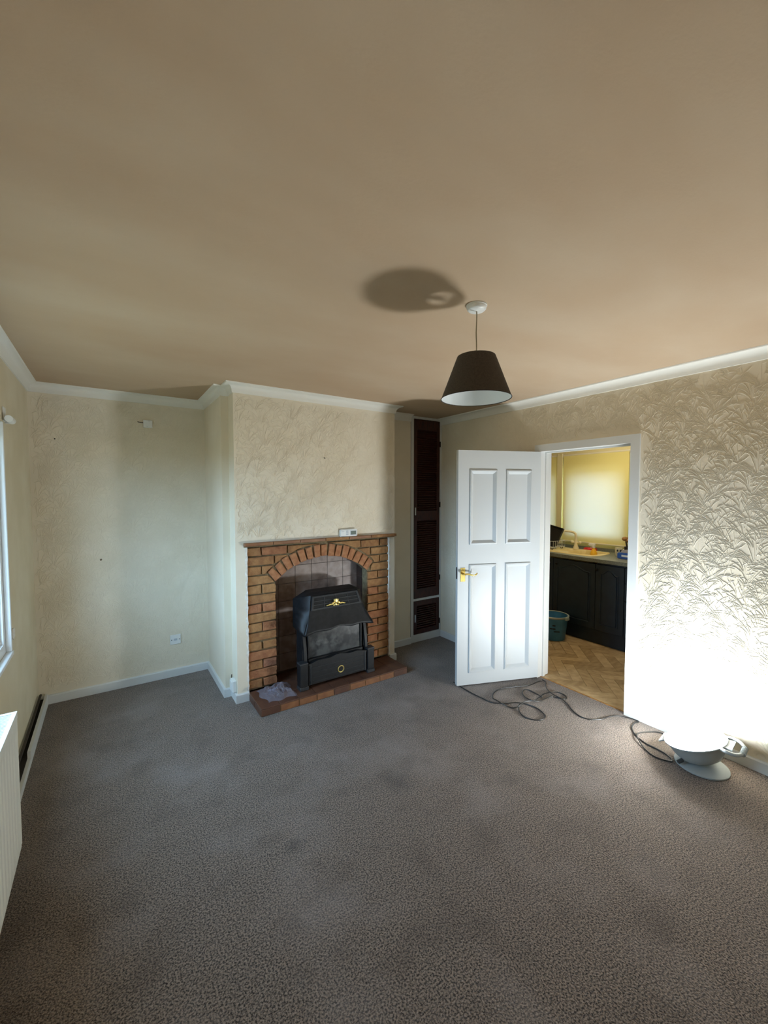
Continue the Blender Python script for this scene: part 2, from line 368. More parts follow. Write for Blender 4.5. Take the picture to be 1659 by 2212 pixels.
# embossed wallpaper: arching grass fronds in low relief
def relief(regions, to3d, parent, seed, dens=1.0, hgt=.0026, skip=()):
    rnd = random.Random(seed); mb = MB(); V = mb.v; Fc = mb.f
    def blade(x, z, ang, ln, curl, w):
        n = 6; pts = []; a = ang
        for i in range(n+1):
            pts.append((x, z, a)); x += math.sin(a)*ln/n; z += math.cos(a)*ln/n; a += curl/n
        for (px, pz, _) in pts:
            if not any(r[0] <= px <= r[1] and r[2] <= pz <= r[3] for r in regions): return
            if any(r[0] <= px <= r[1] and r[2] <= pz <= r[3] for r in skip): return
        b0 = len(V)
        for i, (px, pz, pa) in enumerate(pts):
            t = i/n; ww = w*(.35+1.3*math.sin(PI*min(1, .12+t*.86)))*.7; cx, cz_ = math.cos(pa), -math.sin(pa)
            hh = hgt*(.35+.65*math.sin(PI*min(1, .15+t*.8)))
            V.append(to3d(px-cx*ww, pz-cz_*ww, -.0002)); V.append(to3d(px, pz, hh)); V.append(to3d(px+cx*ww, pz+cz_*ww, -.0002))
        for i in range(n):
            k = b0+i*3
            Fc.append((k, k+1, k+4, k+3)); Fc.append((k+1, k+2, k+5, k+4))
    # one motif tile, repeated like a printed roll with a half drop
    TW, TH = .53, .52
    motif = []
    for row in range(7):
        for colm in range(6):
            cx = (colm+(.5 if row % 2 else 0))*TW/6+rnd.uniform(-.02, .02); cz0 = row*TH/7+rnd.uniform(-.02, .02)
            kind = rnd.random()
            if kind < .78:
                nb = rnd.randint(8, 13); lean = rnd.uniform(-.6, .6); sc = rnd.uniform(.8, 1.25)
                for i in range(nb):
                    t = (i+.5)/nb*2-1; ang = lean+t*.85+rnd.uniform(-.14, .14)
                    motif.append((cx+t*.022+rnd.uniform(-.006, .006), cz0+rnd.uniform(-.008, .01), ang, sc*rnd.uniform(.075, .150)*(1-.2*abs(t)), (t+lean*.5)*rnd.uniform(.8, 2.0), rnd.uniform(.0015, .0023)))
            else:
                for i in range(9):
                    a = rnd.uniform(-PI, PI); motif.append((cx+rnd.uniform(-.05, .05), cz0+rnd.uniform(-.03, .04), a, rnd.uniform(.02, .045), rnd.uniform(-1.5, 1.5), rnd.uniform(.0022, .0034)))
            for i in range(4):
                motif.append((cx+rnd.uniform(-.06, .06), cz0+rnd.uniform(-.05, .05), rnd.uniform(-1.2, 1.2), rnd.uniform(.03, .06), rnd.uniform(-1, 1), .0024))
    x0 = min(r[0] for r in regions); x1 = max(r[1] for r in regions); z0 = min(r[2] for r in regions); z1 = max(r[3] for r in regions)
    i0 = int(x0/TW)-2
    for i in range(i0, int(x1/TW)+2):
        for j in range(-1, int(z1/TH)+2):
            ox, oz = i*TW, j*TH+(TH/2 if i % 2 else 0)
            for (a, b, c, d, e, w) in motif: blade(ox+a, oz+b, c, d, e, w)
    me = bpy.data.meshes.new('embossed_relief'); me.from_pydata(V, [], Fc)
    for p in me.polygons: p.use_smooth = True
    me.materials.append(M['wallpaper'])
    o = bpy.data.objects.new('embossed_relief', me); COL.objects.link(o); o.parent = parent; o.location = -A[parent]
    o['kind'] = 'stuff'; A[o] = Vector()
    return o
relief([(-.3, DY0-.066, .075, CZ-.006), (DY0-.08, DY1+.09, DZ+.068, CZ-.006), (DY1+.066, YC-.01, .075, CZ-.006)],
       lambda u, z, h: Vector((XR-h, u, z)), wall_right, 3)
relief([(XB0+.004, XB1-.004, BZ+.012, CZ-.006)], lambda u, z, h: Vector((u, YF-h, z)), wall_chimney, 5, hgt=.0032)
wall_back = bpy.data.objects['wall_back']
relief([(XL+.005, XP-.005, .075, CZ-.006)], lambda u, z, h: Vector((u, YB-h, z)), wall_back, 9, hgt=.0032)

# cornices and baseboards
arc = [(.010+.048*(1-math.cos(t))*1.0, CZ+.004+.050*math.sin(t)) for t in [PI/2*i/6 for i in range(7)]]
cprof = [(0, CZ-.006), (.008, CZ-.006), (.010, CZ+.002)]+arc[1:]+[(.062, H-.004), (.062, H), (0, H)]
sweep([(XL, YN), (XL, YB), (XP, YB), (XP, 3.395), (XB0, 3.395), (XB0, YF), (XB1, YF), (XB1, YC-.010), (2.688, YC-.010)], cprof).build('trim_1', 'cornice_white', smooth=True, label='white coved cornice around the left and fireplace walls', cat='cornice', **S)
sweep([(XR, YC-.002), (XR, YN)], cprof).build('trim_2', 'cornice_white', smooth=True, label='white coved cornice along the embossed right wall', cat='cornice', **S)
bprof = [(0, 0), (.015, 0), (.015, .062), (.010, .070), (0, .070)]
sweep([(XL+.002, YB), (XP, YB), (XP, 3.395), (XB0, 3.395), (XB0, YF), (BX0, YF)], bprof).build('baseboard_back', 'white_paint', label='white baseboard round the left alcove and chimney side', cat='baseboard', **S)
sweep([(BX1+.001, YF), (XB1, YF), (XB1, YC-.010), (2.690, YC-.010)], bprof).build('baseboard_alcove', 'white_paint', label='white baseboard between chimney breast and cupboard', cat='baseboard', **S)
sweep([(XR, YC-.004), (XR, DY1+.062)], bprof).build('baseboard_right', 'white_paint', label='white baseboard behind the open door', cat='baseboard', **S)
sweep([(XR, DY0-.062), (XR, YN)], bprof).build('baseboard_lamp', 'white_paint', label='white baseboard on right wall behind the floor light', cat='baseboard', **S)
# left wall: board standing off the wall with a pipe run behind it
bl = MB().box(XL+.040, XL+.056, 3.18, YB-.016, 0, .085).box(XL+.040, XL+.056, 2.05, 3.18, 0, .045).build('baseboard_left', 'white_paint', label='white boxing board along foot of left wall, broken low behind radiator', cat='baseboard', **S)
MB().box(XL+.0005, XL+.040, 2.05, YB-.016, 0, .05).build('gap_shade_fill', 'gap_shade', bl)  # solid dark fill standing in for the shade behind the board
MB().tube([(XL+.018, y, .100+.004*math.sin(y*5)) for y in [2.1+.09*i for i in range(22)]], .0085, 8).build('pipe', 'copper_dark', bl, smooth=True)

# ------------------------------------------------------------------ left window
w1 = root('window_1', (XL-.1, WIN_Y0, WIN_Z0), label='white framed window in the left wall', cat='window', kind='structure')
fx0, fx1 = XL-.075, XL-.020
fr = MB().box(fx0, fx1, WIN_Y0, WIN_Y1, WIN_Z0, WIN_Z0+.06).box(fx0, fx1, WIN_Y0, WIN_Y1, WIN_Z1-.06, WIN_Z1)
fr.box(fx0, fx1, WIN_Y1-.06, WIN_Y1, WIN_Z0+.06, WIN_Z1-.06).box(fx0, fx1, WIN_Y0, WIN_Y0+.06, WIN_Z0+.06, WIN_Z1-.06).box(fx0, fx1, 2.37, 2.43, WIN_Z0+.06, WIN_Z1-.06)
fr.build('window_frame', 'upvc', w1)
for y0, y1 in ((WIN_Y0+.06, 2.37), (2.43, WIN_Y1-.06)):
    b = MB(); z0, z1 = WIN_Z0+.06, WIN_Z1-.06
    b.box(fx0+.01, fx1-.012, y0, y0+.02, z0, z1).box(fx0+.01, fx1-.012, y1-.02, y1, z0, z1).box(fx0+.01, fx1-.012, y0+.02, y1-.02, z0, z0+.02).box(fx0+.01, fx1-.012, y0+.02, y1-.02, z1-.02, z1)
    pb = b.build('glazing_bead', 'upvc', w1)
    MB().box(fx0+.024, fx0+.028, y0+.02, y1-.02, z0+.02, z1-.02).build('pane', 'window_glass', w1)
MB().box(XL-.020, XL+.012, WIN_Y0-.01, WIN_Y1+.012, WIN_Z0-.022, WIN_Z0+.001).build('window_sill', 'upvc', w1, bevel=.003)
MB().box(XL-.020, XL+.006, WIN_Y1-.012, WIN_Y1+.010, WIN_Z0+.001, WIN_Z1).build('reveal_trim', 'upvc', w1, bevel=.003)

# ------------------------------------------------------------------ door lining, architrave and open leaf
tr = MB()
for x0, x1, in ((XR-.016, XR), (XR+WT, XR+WT+.016)):
    tr.box(x0, x1, DY0-.062, DY0, 0, DZ).box(x0, x1, DY1, DY1+.062, 0, DZ).box(x0, x1, DY0-.062, DY1+.062, DZ, DZ+.060)
tr.box(XR, XR+WT, DY0-.028, DY0, 0, DZ).box(XR, XR+WT, DY1, DY1+.028, 0, DZ).box(XR, XR+WT, DY0-.028, DY1+.028, DZ, DZ+.028)
tr.box(XR+.045, XR+.075, DY0, DY0+.012, 0, DZ-.012).box(XR+.045, XR+.075, DY1-.012, DY1, 0, DZ-.012).box(XR+.045, XR+.075, DY0, DY1, DZ-.012, DZ)
tr.build('trim_3', 'white_paint', label='white door frame with plain architrave round the kitchen doorway', cat='door frame', **S)

DW, DH, DT = .762, 1.977, .040
door = root('door_1', (XR-.022, 2.208, .010), label='white four-panel door standing open beside the kitchen doorway', cat='door', kind='structure', rz=PI-.3654, local=True)
# local: x runs from the hinge to the free edge, front face at y = 0 looking towards +y, thickness to -y
def dbox(mb, u0, u1, z0, z1, y0=-DT, y1=0): return mb.box(DW-u1, DW-u0, y0, y1, z0, z1)   # u measured from the free edge
PANELS = [(.107, .345, 1.198, 1.812), (.438, .668, 1.198, 1.812), (.107, .345, .108, 1.020), (.438, .668, .108, 1.020)]
mb = MB(); us = [0, .107, .345, .438, .668, DW]
dbox(mb, 0, .107, 0, DH); dbox(mb, .668, DW, 0, DH); dbox(mb, .345, .438, .108, 1.812)
dbox(mb, .107, .668, 0, .108); dbox(mb, .107, .668, 1.812, DH); dbox(mb, .107, .345, 1.020, 1.198); dbox(mb, .438, .668, 1.020, 1.198)
mb.build('leaf_frame', 'door_gloss', door)
for (u0, u1, z0, z1) in PANELS:
    p = dbox(MB(), u0, u1, z0, z1, -DT+.010, -.010).build('panel', 'door_gloss', door)
    a, b = DW-u1, DW-u0
    def ring(prof):                    # prof: (inset, y)
        k = len(prof); vs = []
        for cx, cz, sx, sz in ((a, z0, 1, 1), (b, z0, -1, 1), (b, z1, -1, -1), (a, z1, 1, -1)):
            for d, y in prof: vs.append((cx+sx*d, y, cz+sz*d))
        return MB().add(vs, [(i*k+q, ((i+1) % 4)*k+q, ((i+1) % 4)*k+(q+1) % k, i*k+(q+1) % k) for i in range(4) for q in range(k)])
    ring([(-.006, .0), (-.003, .010), (.006, .013), (.014, .006), (.022, -.004), (.030, -.010), (-.006, -.010)]).build('panel_moulding', 'door_gloss', p, smooth=True)
    ring([(-.006, -DT), (-.003, -DT-.010), (.006, -DT-.013), (.022, -DT+.004), (.030, -DT+.010), (-.006, -DT+.010)]).build('panel_moulding', 'door_gloss', p, smooth=True)
def handle(sg, y0):
    pl = dbox(MB(), .024, .066, .885, 1.000, min(y0, y0+sg*.005), max(y0, y0+sg*.005)).build('handle_plate', 'brass', door, bevel=.0015, label='brass lever handle backplate')
    hx = DW-.044
    MB().tube([(hx, y0+sg*.003, .952), (hx, y0+sg*.045, .952)], .009, 12).build('spindle_boss', 'brass', pl, smooth=True)
    pts = spline([(hx, y0+sg*.043, .952), (hx-.03, y0+sg*.046, .954), (hx-.06, y0+sg*.046, .946), (hx-.085, y0+sg*.046, .942), (hx-.105, y0+sg*.044, .951), (hx-.112, y0+sg*.040, .960)], 5)
    MB().tube(pts, [.0085-.0035*i/len(pts) for i in range(len(pts))], 10).build('lever', 'brass', pl, smooth=True)
    for z in (.893, .992): MB().ball((hx, y0+sg*.005, z), .003, .0015, .003, 8, 4).build('screw', 'brass', pl)
handle(1, 0.0); handle(-1, -DT)
dbox(MB(), -.0012, .002, .905, 1.005, -.030, -.010).build('latch_plate', 'dark_metal', door)
for z in (.18, 1.0, 1.74): MB().tube([(-.001, -.008, z), (-.001, -.008, z+.085)], .006, 8).build('hinge', 'white_paint', door, smooth=True)

# ------------------------------------------------------------------ brick fireplace
FX = 1.556; OX0, OX1 = 1.118, 1.997
RI, ZC = .645, .440; RO = RI+.104
HZ = .060
fp = root('brick_fireplace', (FX, YF, 0), 'brown brick fireplace surround with arched opening and tiled hearth', 'fireplace')
YM = YF+.030      # mortar face
def arch_z(x, R): return ZC+math.sqrt(max(R*R-(x-FX)**2, 0))
mb = MB()
mb.box(BX0, OX0, YM, YF+.115, HZ, BZ-.02).box(OX1, BX1, YM, YF+.115, HZ, BZ-.02)
n = 24
for i in range(n):
    xa, xb = OX0+(OX1-OX0)*i/n, OX0+(OX1-OX0)*(i+1)/n
    mb.prism([(xa, YM, arch_z(xa, RI)+.004), (xb, YM, arch_z(xb, RI)+.004), (xb, YM, BZ-.02), (xa, YM, BZ-.02)], (0, .085, 0))
mortar = mb.build('mortar', 'mortar', fp)
def brick(poly, m, name='brick'):
    d = random.uniform(-.004, .003); yf = YF+.013+d
    pts = [(x+random.uniform(-.0036, .0036), yf+random.uniform(-.003, .003), z+random.uniform(-.0036, .0036)) for x, z in poly]
    b = MB(); k = len(pts)
    b.add(pts+[(x, YM+.004, z) for x, _, z in pts], [tuple(range(k)), tuple(range(k, 2*k))[::-1]]+[(i, (i+1) % k, k+(i+1) % k, k+i) for i in range(k)])
    return b.build(name, m, mortar, bevel=.0035)
NC = 15; CH = (1.206-HZ-.010)/NC; G = .011
def course_row(z0, z1, x0, x1, side):
    # cut the end that meets the arch ring
    zs = [z0+(z1-z0)*t for t in (0, .34, .67, 1)]
    zi = ZC+math.sqrt(RI*RI-(FX-OX0)**2); hf = math.asin((OX1-OX0)/2/RI); zo = ZC+(RO+.012)*math.cos(hf)
    def lim(z):                       # half-width left free for the arch at height z
        hw0 = (OX1-OX0)/2
        if z <= zi-.004: return hw0
        if z <= zo: return hw0+.010+(z-zi)*math.tan(hf)
        v = (RO+.012)**2-(z-ZC)**2
        return math.sqrt(v) if v > 0 else 0.0
    if side == 'l':
        ends = [min(x1, FX-lim(z)) for z in zs]
        if max(ends)-x0 < .035: return
        ends = [max(e, x0+.012) for e in ends]
        if all(abs(e-x1) < 1e-6 for e in ends): poly = [(x0, z0), (x1, z0), (x1, z1), (x0, z1)]
        else: poly = [(x0, z0)]+[(e, z) for e, z in zip(ends, zs)]+[(x0, z1)]
    else:
        ends = [max(x0, FX+lim(z)) for z in zs]
        if x1-min(ends) < .035: return
        ends = [min(e, x1-.012) for e in ends]
        if all(abs(e-x0) < 1e-6 for e in ends): poly = [(x0, z0), (x1, z0), (x1, z1), (x0, z1)]
        else: poly = [(x1, z0), (x1, z1)]+[(e, z) for e, z in list(zip(ends, zs))[::-1]]
    m = random.choices(BR, (3, 3, 2, 2))[0] if z0 < .75 else random.choices(BR, (4, 1, 0, 3))[0]
    brick(poly, m)
for c in range(NC):
    z0 = HZ+.010+c*CH+G/2; z1 = z0+CH-G
    top = z1 > .905
    if not top:
        if c % 2 == 0: L_ = [(BX0, BX0+.112), (BX0+.124, OX0)]; R_ = [(OX1, OX1+.105), (OX1+.117, BX1)]
        else: L_ = [(BX0, OX0)]; R_ = [(OX1, BX1)]
    else:
        if c % 2 == 0: L_ = [(BX0, BX0+.112), (BX0+.124, BX0+.33), (BX0+.342, FX)]; R_ = [(FX, BX1-.31), (BX1-.30, BX1-.105), (BX1-.093, BX1)]
        else: L_ = [(BX0, BX0+.220), (BX0+.232, BX0+.45), (BX0+.462, FX)]; R_ = [(FX, BX1-.42), (BX1-.41, BX1-.205), (BX1-.193, BX1)]
    for a, b in L_: course_row(z0, z1, a, b, 'l')
    for a, b in R_: course_row(z0, z1, a, b, 'r')
NV = 15; half = math.asin((OX1-OX0)/2/RI)
for i in range(NV):
    a0 = -half+2*half*i/NV+.007; a1 = -half+2*half*(i+1)/NV-.007; am = (a0+a1)/2
    ro = RO+random.uniform(-.004, .003); w = .86
    P = lambda a, r: (FX+r*math.sin(a), ZC+r*math.cos(a))
    b0, b1 = am+(a0-am)*w, am+(a1-am)*w
    brick([P(a0, RI), P(a1, RI), P(b1, ro), P(b0, ro)], 'arch_brick', 'arch_brick')
# mantel ledge of thin tiles
man = MB().box(.862, 2.286, YF-.008, YF+.10, 1.212, 1.222).build('mantel', 'mortar', fp)
xs = [.858, 1.085, 1.315, 1.545, 1.775, 2.005, 2.292]
for a, b in zip(xs, xs[1:]):
    MB().box(a+.002, b-.002, YF-.040, YF+.04, 1.222, 1.246).build('mantel_tile', random.choice([BR[0], BR[3], HT[1]]), man, bevel=.003)
# tiled recess
rec = MB()
yb0, yb1 = YF+.115, YF+.215
rec.box(OX0-.04, OX0, yb0, yb1, 0, 1.0).box(OX1, OX1+.04, yb0, yb1, 0, 1.0).box(OX0-.04, OX1+.04, yb1, yb1+.03, 0, 1.15).box(OX0-.04, OX1+.04, yb0, yb1, 1.10, 1.15)
reco = rec.build('recess', 'grout_dark', fp)
for s, xa in ((0, OX0), (1, OX1)):
    for j in range(6):
        MB().box(xa-(.004 if s else 0), xa+(0 if s else .004), yb0+.002, yb1-.002, .064+j*.155, .064+j*.155+.151).build('reveal_tile', 'recess_shaded_tile', reco)
tx = [1.120, 1.206, 1.361, 1.517, 1.675, 1.835, 1.990]
for i in range(len(tx)-1):
    for j in range(7):
        z0 = .076+j*.1535; z1 = z0+.1500
        if z1 > 1.10: z1 = 1.10
        MB().box(tx[i]+.002, tx[i+1]-.002, yb1-.008, yb1+.001, z0, z1).build('back_tile', random.choice(BT), reco)
# hearth
HX0, HX1, HY0 = .884, 2.214, 2.928
he = MB().box(HX0+.006, HX1-.006, HY0+.006, YF+.004, 0, HZ-.006).box(OX0, OX1, YF+.004, yb1, 0, HZ-.006).build('hearth', 'grout', fp)
nx = 9; stp = (HX1-HX0)/nx
for i in range(nx):
    xa, xb = HX0+i*stp, HX0+(i+1)*stp
    MB().box(xa+.003, xb-.003, HY0, HY0+.008, .002, HZ-.010).build('edge_tile', HT[1] if i % 4 else HT[0], he, bevel=.002)
    for y0, y1 in ((HY0+.002, HY0+.152), (HY0+.156, YF+.006)):
        MB().box(xa+.002, xb-.002, y0, y1, HZ-.010, HZ).build('hearth_tile', HT[0], he, bevel=.002)
for i in range(6):
    xa = OX0+.004+i*.1455
    MB().box(xa, xa+.142, YF+.010, yb1-.010, HZ-.010, HZ-.001).build('hearth_tile', HT[0], he)
for y0, y1 in ((HY0+.010, HY0+.160), (HY0+.164, YF-.004)):
    for xa in (HX0, HX1-.008): MB().box(xa, xa+.008, y0, y1, .002, HZ-.010).build('edge_tile', HT[0], he, bevel=.002)

# ------------------------------------------------------------------ gas fire
GX = 1.572; GY = 3.030
gf = root('gas_fire', (GX, GY, HZ), 'black cast-metal gas fire with canopy and brass emblem on the hearth', 'gas fire')
def gp(u, y, z): return (GX+u, y, z)
MB().box(GX-.295, GX+.295, GY+.075, 3.215, HZ, .52).build('firebox', 'cast_black', gf)
for s in (-1, 1):          # corner pillars
    px = GX+s*.312
    pil = MB().box(px-.034, px+.034, GY-.012, GY+.056, HZ+.028, .270).build('pillar', 'cast_black', gf, bevel=.004)
    MB().box(px-.038, px+.038, GY-.016, GY+.060, HZ, HZ+.028).build('pillar_foot', 'cast_lit_edge', pil, bevel=.004)
    MB().box(px-.036, px+.036, GY-.014, GY+.058, .266, .280).build('pillar_cap', 'cast_lit_edge', pil, bevel=.003)
fp_panel = MB().box(GX-.272, GX+.272, GY, GY+.02, HZ+.026, .262).build('lower_panel', 'cast_black', gf, bevel=.003)
for z0, z1 in ((.105, .108), (.142, .145), (.185, .188), (.222, .225)):
    MB().box(GX-.245, GX+.245, GY-.003, GY, z0, z1).build('panel_rib', 'cast_lit_edge', fp_panel)
for x in (-.258, .250): MB().box(GX+x, GX+x+.008, GY-.006, GY, HZ+.03, .258).build('panel_rib', 'cast_lit_edge', fp_panel)
lip = MB(); pts = []
for i in range(25):
    t = i/24*2-1; pts.append((GX+t*.272, .268+.018*math.cos(t*PI*.5)**2+.006*math.cos(t*PI*3)))
lp = [(a, GY-.004, b) for a, b in pts]
for i in range(24): lip.prism([(lp[i][0], GY-.004, .250), (lp[i+1][0], GY-.004, .250), lp[i+1], lp[i]], (0, .028, 0))
lip.build('panel_top_lip', 'cast_black', gf, smooth=False)
tor = [(.0265+.0042*math.cos(2*PI*i/8), .0042*math.sin(2*PI*i/8)) for i in range(8)]
MB().lathe(tor, (0, 0, 0), 28, closed=True).xf(Matrix.Translation((1.590, GY-.006, .158)) @ Matrix.Rotation(PI/2, 4, 'X')).build('control_ring', 'brass_pale', gf, smooth=True, label='round brass control ring')
MB().lathe([(0, .004), (.022, .004), (.022, 0)], (0, 0, 0), 24).xf(Matrix.Translation((1.590, GY-.001, .158)) @ Matrix.Rotation(PI/2, 4, 'X')).build('control_recess', 'black_void', gf)
# glass window with curved side rails
gl = MB().box(GX-.250, GX+.240, GY+.058, GY+.066, .285, .535).build('fire_glass', 'smoky_glass', gf, label='smoke-stained glass front')
for x in (-.256, .238): MB().box(GX+x, GX+x+.014, GY+.046, GY+.070, .280, .540).build('glass_frame', 'cast_black', gl, bevel=.002)
MB().box(GX-.256, GX+.252, GY+.030, GY+.070, .264, .286).build('glass_frame', 'cast_black', gl, bevel=.002)
for s in (-1, 1):
    pts = [(GX+s*.285, GY+.075-.030*math.sin(t*PI*.5)*1.5*(t > .0)+.0*t, .53-.26*t) for t in [i/10 for i in range(11)]]
    pr = MB()
    for a, b in zip(pts, pts[1:]): pr.prism([(a[0]-.012, a[1]-.006, a[2]), (a[0]+.012, a[1]-.006, a[2]), (b[0]+.012, b[1]-.006, b[2]), (b[0]-.012, b[1]-.006, b[2])], (0, .024, 0))
    pr.build('side_rail', 'cast_black', gf)
# canopy: flared hood, narrower at the top, wavy lower edge
prof = [(3.092, .792, .216), (3.078, .748, .228), (3.058, .690, .240), (3.036, .630, .262), (3.014, .570, .290), (2.996, .530, .312), (2.990, .512, .318)]
can = MB(); NX = 28; vs = []
for k, (y, z, hw) in enumerate(prof):
    for i in range(NX+1):
        t = i/NX*2-1; zz = z
        fl = max(0, (k-3)/3)
        zz += fl*(.020*math.cos(t*PI*.5)**2 + .008*math.cos(t*PI*3.0))*1.0
        vs.append((GX-.004+t*hw, y, zz))
can.add(vs, [(k*(NX+1)+i, k*(NX+1)+i+1, (k+1)*(NX+1)+i+1, (k+1)*(NX+1)+i) for k in range(len(prof)-1) for i in range(NX)])
for s in (-1, 1):
    e = [(GX-.004+s*hw, y, z) for y, z, hw in prof]
    ee = e[:-1]+[vs[(len(prof)-1)*(NX+1)+(NX if s > 0 else 0)]]
    back = [(GX-.004+s*.318, 3.215, .760)]*2+[(GX-.004+s*.318, 3.215, .760-(.23)*k/4) for k in range(5)]
    base = [(GX-.004+s*.205, 3.215, .815)]
    vv = ee+back; n = len(ee)
    can.add(vv, [(k, k+1, n+k+1, n+k) for k in range(n-1)])
    can.add([ee[0], (GX-.004+s*.318, 3.215, .760), (GX-.004+s*.205, 3.215, .815)], [(0, 1, 2)])
can.add([(GX-.220, 3.092, .792), (GX+.212, 3.092, .792), (GX+.201, 3.215, .815), (GX-.209, 3.215, .815)], [(0, 1, 2, 3)])
cano = can.build('canopy', 'cast_black', gf, smooth=True)
sd = cano.modifiers.new('thickness', 'SOLIDIFY'); sd.thickness = .006; sd.offset = 1
# louvre grille on the canopy face
def onface(u, k):            # point on canopy front face, u in -1..1, k in 0..1 from top to grille foot
    y = 3.092+(3.058-3.092)*k-.0145; z = .792+(.690-.792)*k; hw = .216+(.240-.216)*k
    return Vector((GX-.004+u*hw, y, z))
def strip(u0, u1, k0, k1, dy, th):
    q_ = [onface(u0, k0), onface(u1, k0), onface(u1, k1), onface(u0, k1)]
    return MB().prism([(p.x, p.y-dy, p.z) for p in q_], (0, th, 0))
gr = strip(-.90, .90, .14, .92, -.003, .002).build('grille_back', 'black_void', cano)
strip(-.97, .97, .02, .14, .004, .010).build('grille_frame', 'cast_lit_edge', cano); strip(-.97, .97, .92, 1.04, .004, .010).build('grille_frame', 'cast_lit_edge', cano)
for u in (-.97, .90): strip(u, u+.07, .14, .92, .004, .010).build('grille_frame', 'cast_lit_edge', cano)
for k in (.37, .63): strip(-.90, .90, k, k+.06, .003, .008).build('grille_bar', 'cast_lit_edge', cano)
for u in (-.48, 0, .48): strip(u-.012, u+.012, .14, .92, .001, .006).build('grille_bar', 'cast_lit_edge', cano)
# brass emblem: shell over a spray of leaves
em = MB(); c = onface(-.04, .74)
def leaf(dx, dz, rx, rz, rot):
    b = MB().ball((0, 0, 0), rx, .006, rz, 10, 6).xf(Matrix.Translation((c.x+dx, c.y-.008, c.z+dz)) @ Matrix.Rotation(rot, 4, 'Y')); em.add(b.v, b.f)
leaf(0, .018, .021, .019, 0)
for i in range(5): leaf(-.016+.008*i, .030-abs(i-2)*.003, .005, .012, (i-2)*.35)
for s in (-1, 1):
    leaf(s*.026, .004, .018, .009, s*.5); leaf(s*.040, -.004, .015, .007, s*.2); leaf(s*.062, -.004, .018, .006, s*.25); leaf(s*.078, -.008, .011, .005, s*.1); leaf(s*.020, -.014, .010, .007, -s*.4)
leaf(0, -.010, .013, .011, 0)
em.build('emblem', 'brass_pale', gf, smooth=True, label='brass shell and leaf emblem')

# crumpled clear film on hearth beside the fire
rnd = random.Random(4); NXf, NYf = 26, 18; vs = []
for j in range(NYf+1):
    for i in range(NXf+1):
        u, v = i/NXf, j/NYf
        x = .960+.215*u+.014*math.sin(v*9)+.05*v*(u-.6); y = 2.985+.235*v+.012*math.sin(u*11)
        e = min(u, 1-u, v, 1-v)*4; h = min(1, max(0, e))
        z = HZ+.003+h*(.014+.030*abs(math.sin(u*7+v*5+rnd.uniform(-.5, .5)))*abs(math.sin(v*8-u*4))+rnd.uniform(0, .016)+.03*u*v)
        vs.append((x, y, z))
fl = MB().add(vs, [(j*(NXf+1)+i, j*(NXf+1)+i+1, (j+1)*(NXf+1)+i+1, (j+1)*(NXf+1)+i) for j in range(NYf) for i in range(NXf)])
fl.build('plastic_sheet', 'plastic_film', label='crumpled clear plastic sheet on hearth left of the gas fire', cat='plastic sheet')

# thermostat on the mantel
th = root('room_thermostat', (1.775, YF-.020, 1.246), 'white digital thermostat lying on the brick mantel ledge', 'thermostat', rz=-.06, local=True)
tilt = Matrix.Rotation(-.12, 4, 'X')
MB().box(-.084, .084, -.012, .012, .001, .066).build('body', 'white_plastic', th, bevel=.006, seg=2)
MB().box(.012, .074, -.0135, -.011, .014, .054).build('screen_bezel', 'button_grey', th, bevel=.001)
MB().box(.018, .068, -.0145, -.013, .018, .050).build('screen', 'lcd', th)
for i in range(3): MB().box(-.030+.0, -.006, -.0135, -.0115, .014+.015*i, .024+.015*i).build('button', 'button_grey', th, bevel=.001)
MB().box(-.072, -.045, -.0128, -.0115, .046, .050).build('logo_mark', 'button_grey', th)

# ------------------------------------------------------------------ louvred cupboard in right alcove
cu = root('louvred_cupboard', (2.91, YC, 0), 'tall dark mahogany louvred cupboard built into the right alcove', 'cupboard')
fy0, fy1 = YC-.006, YC+.020
fr = MB().box(2.692, 2.735, fy0, fy1, .062, H-.002).box(3.104, XR-.001, fy0, fy1, .062, H-.002).box(2.735, 3.104, fy0, fy1, 2.432, H-.002).box(2.735, 3.104, fy0, fy1, .454, .478)
fr.build('face_frame', 'white_paint', cu)
MB().box(2.692, XR-.018, fy0-.006, fy1, .0005, .080).build('plinth', 'white_paint', cu)
MB().box(2.70, XR-.001, YC+.40, YC+.42, .08, H-.01).box(2.692, 2.70, fy1, YC+.42, .08, H-.01).build('carcass', 'mahogany', cu)
MB().box(2.690, 2.6925, YC-.012, YC-.006, .07, CZ).build('frame_seam', 'grout_dark', cu)
sl_mesh = {}
def louvre_door(z0, z1, sections, hz):
    x0, x1 = 2.738, 3.101; y0, y1 = YC-.006, YC+.016; st = .042
    d = MB().box(x0, x0+st, y0, y1, z0, z1).box(x1-st, x1, y0, y1, z0, z1)
    cuts = [z0]+[v for s in sections for v in s]+[z1]
    for a, b in zip(cuts[::2], cuts[1::2]): d.box(x0+st, x1-st, y0, y1, a, b)
    do = d.build('door', 'mahogany', cu)
    first = None
    for a, b in sections:
        n = int((b-a)/.0235); 
        for i in range(n):
            z = a+(b-a)*(i+.5)/n
            if first is None:
                first = MB().box(x0+st, x1-st, -.013, .013, -.0035, .0035).xf(Matrix.Translation((0, (y0+y1)/2, z)) @ Matrix.Rotation(-.75, 4, 'X')).build('slat', 'mahogany', do)
            else: copy_at(first, (A[first].x, A[first].y, z), do)
    MB().box(x0+.008, x0+.024, y0-.010, y0, hz-.042, hz+.042).build('handle', 'steel', do, bevel=.003, label='small pale metal pull handle')
    for z in ([z0+.2, (z0+z1)/2+.05, z1-.25] if z1-z0 > 1 else [z0+.1]):
        MB().tube([(x1+.004, y0-.004, z-.03), (x1+.004, y0-.004, z+.03)], .006, 8).build('hinge', 'dark_metal', do)
    return do
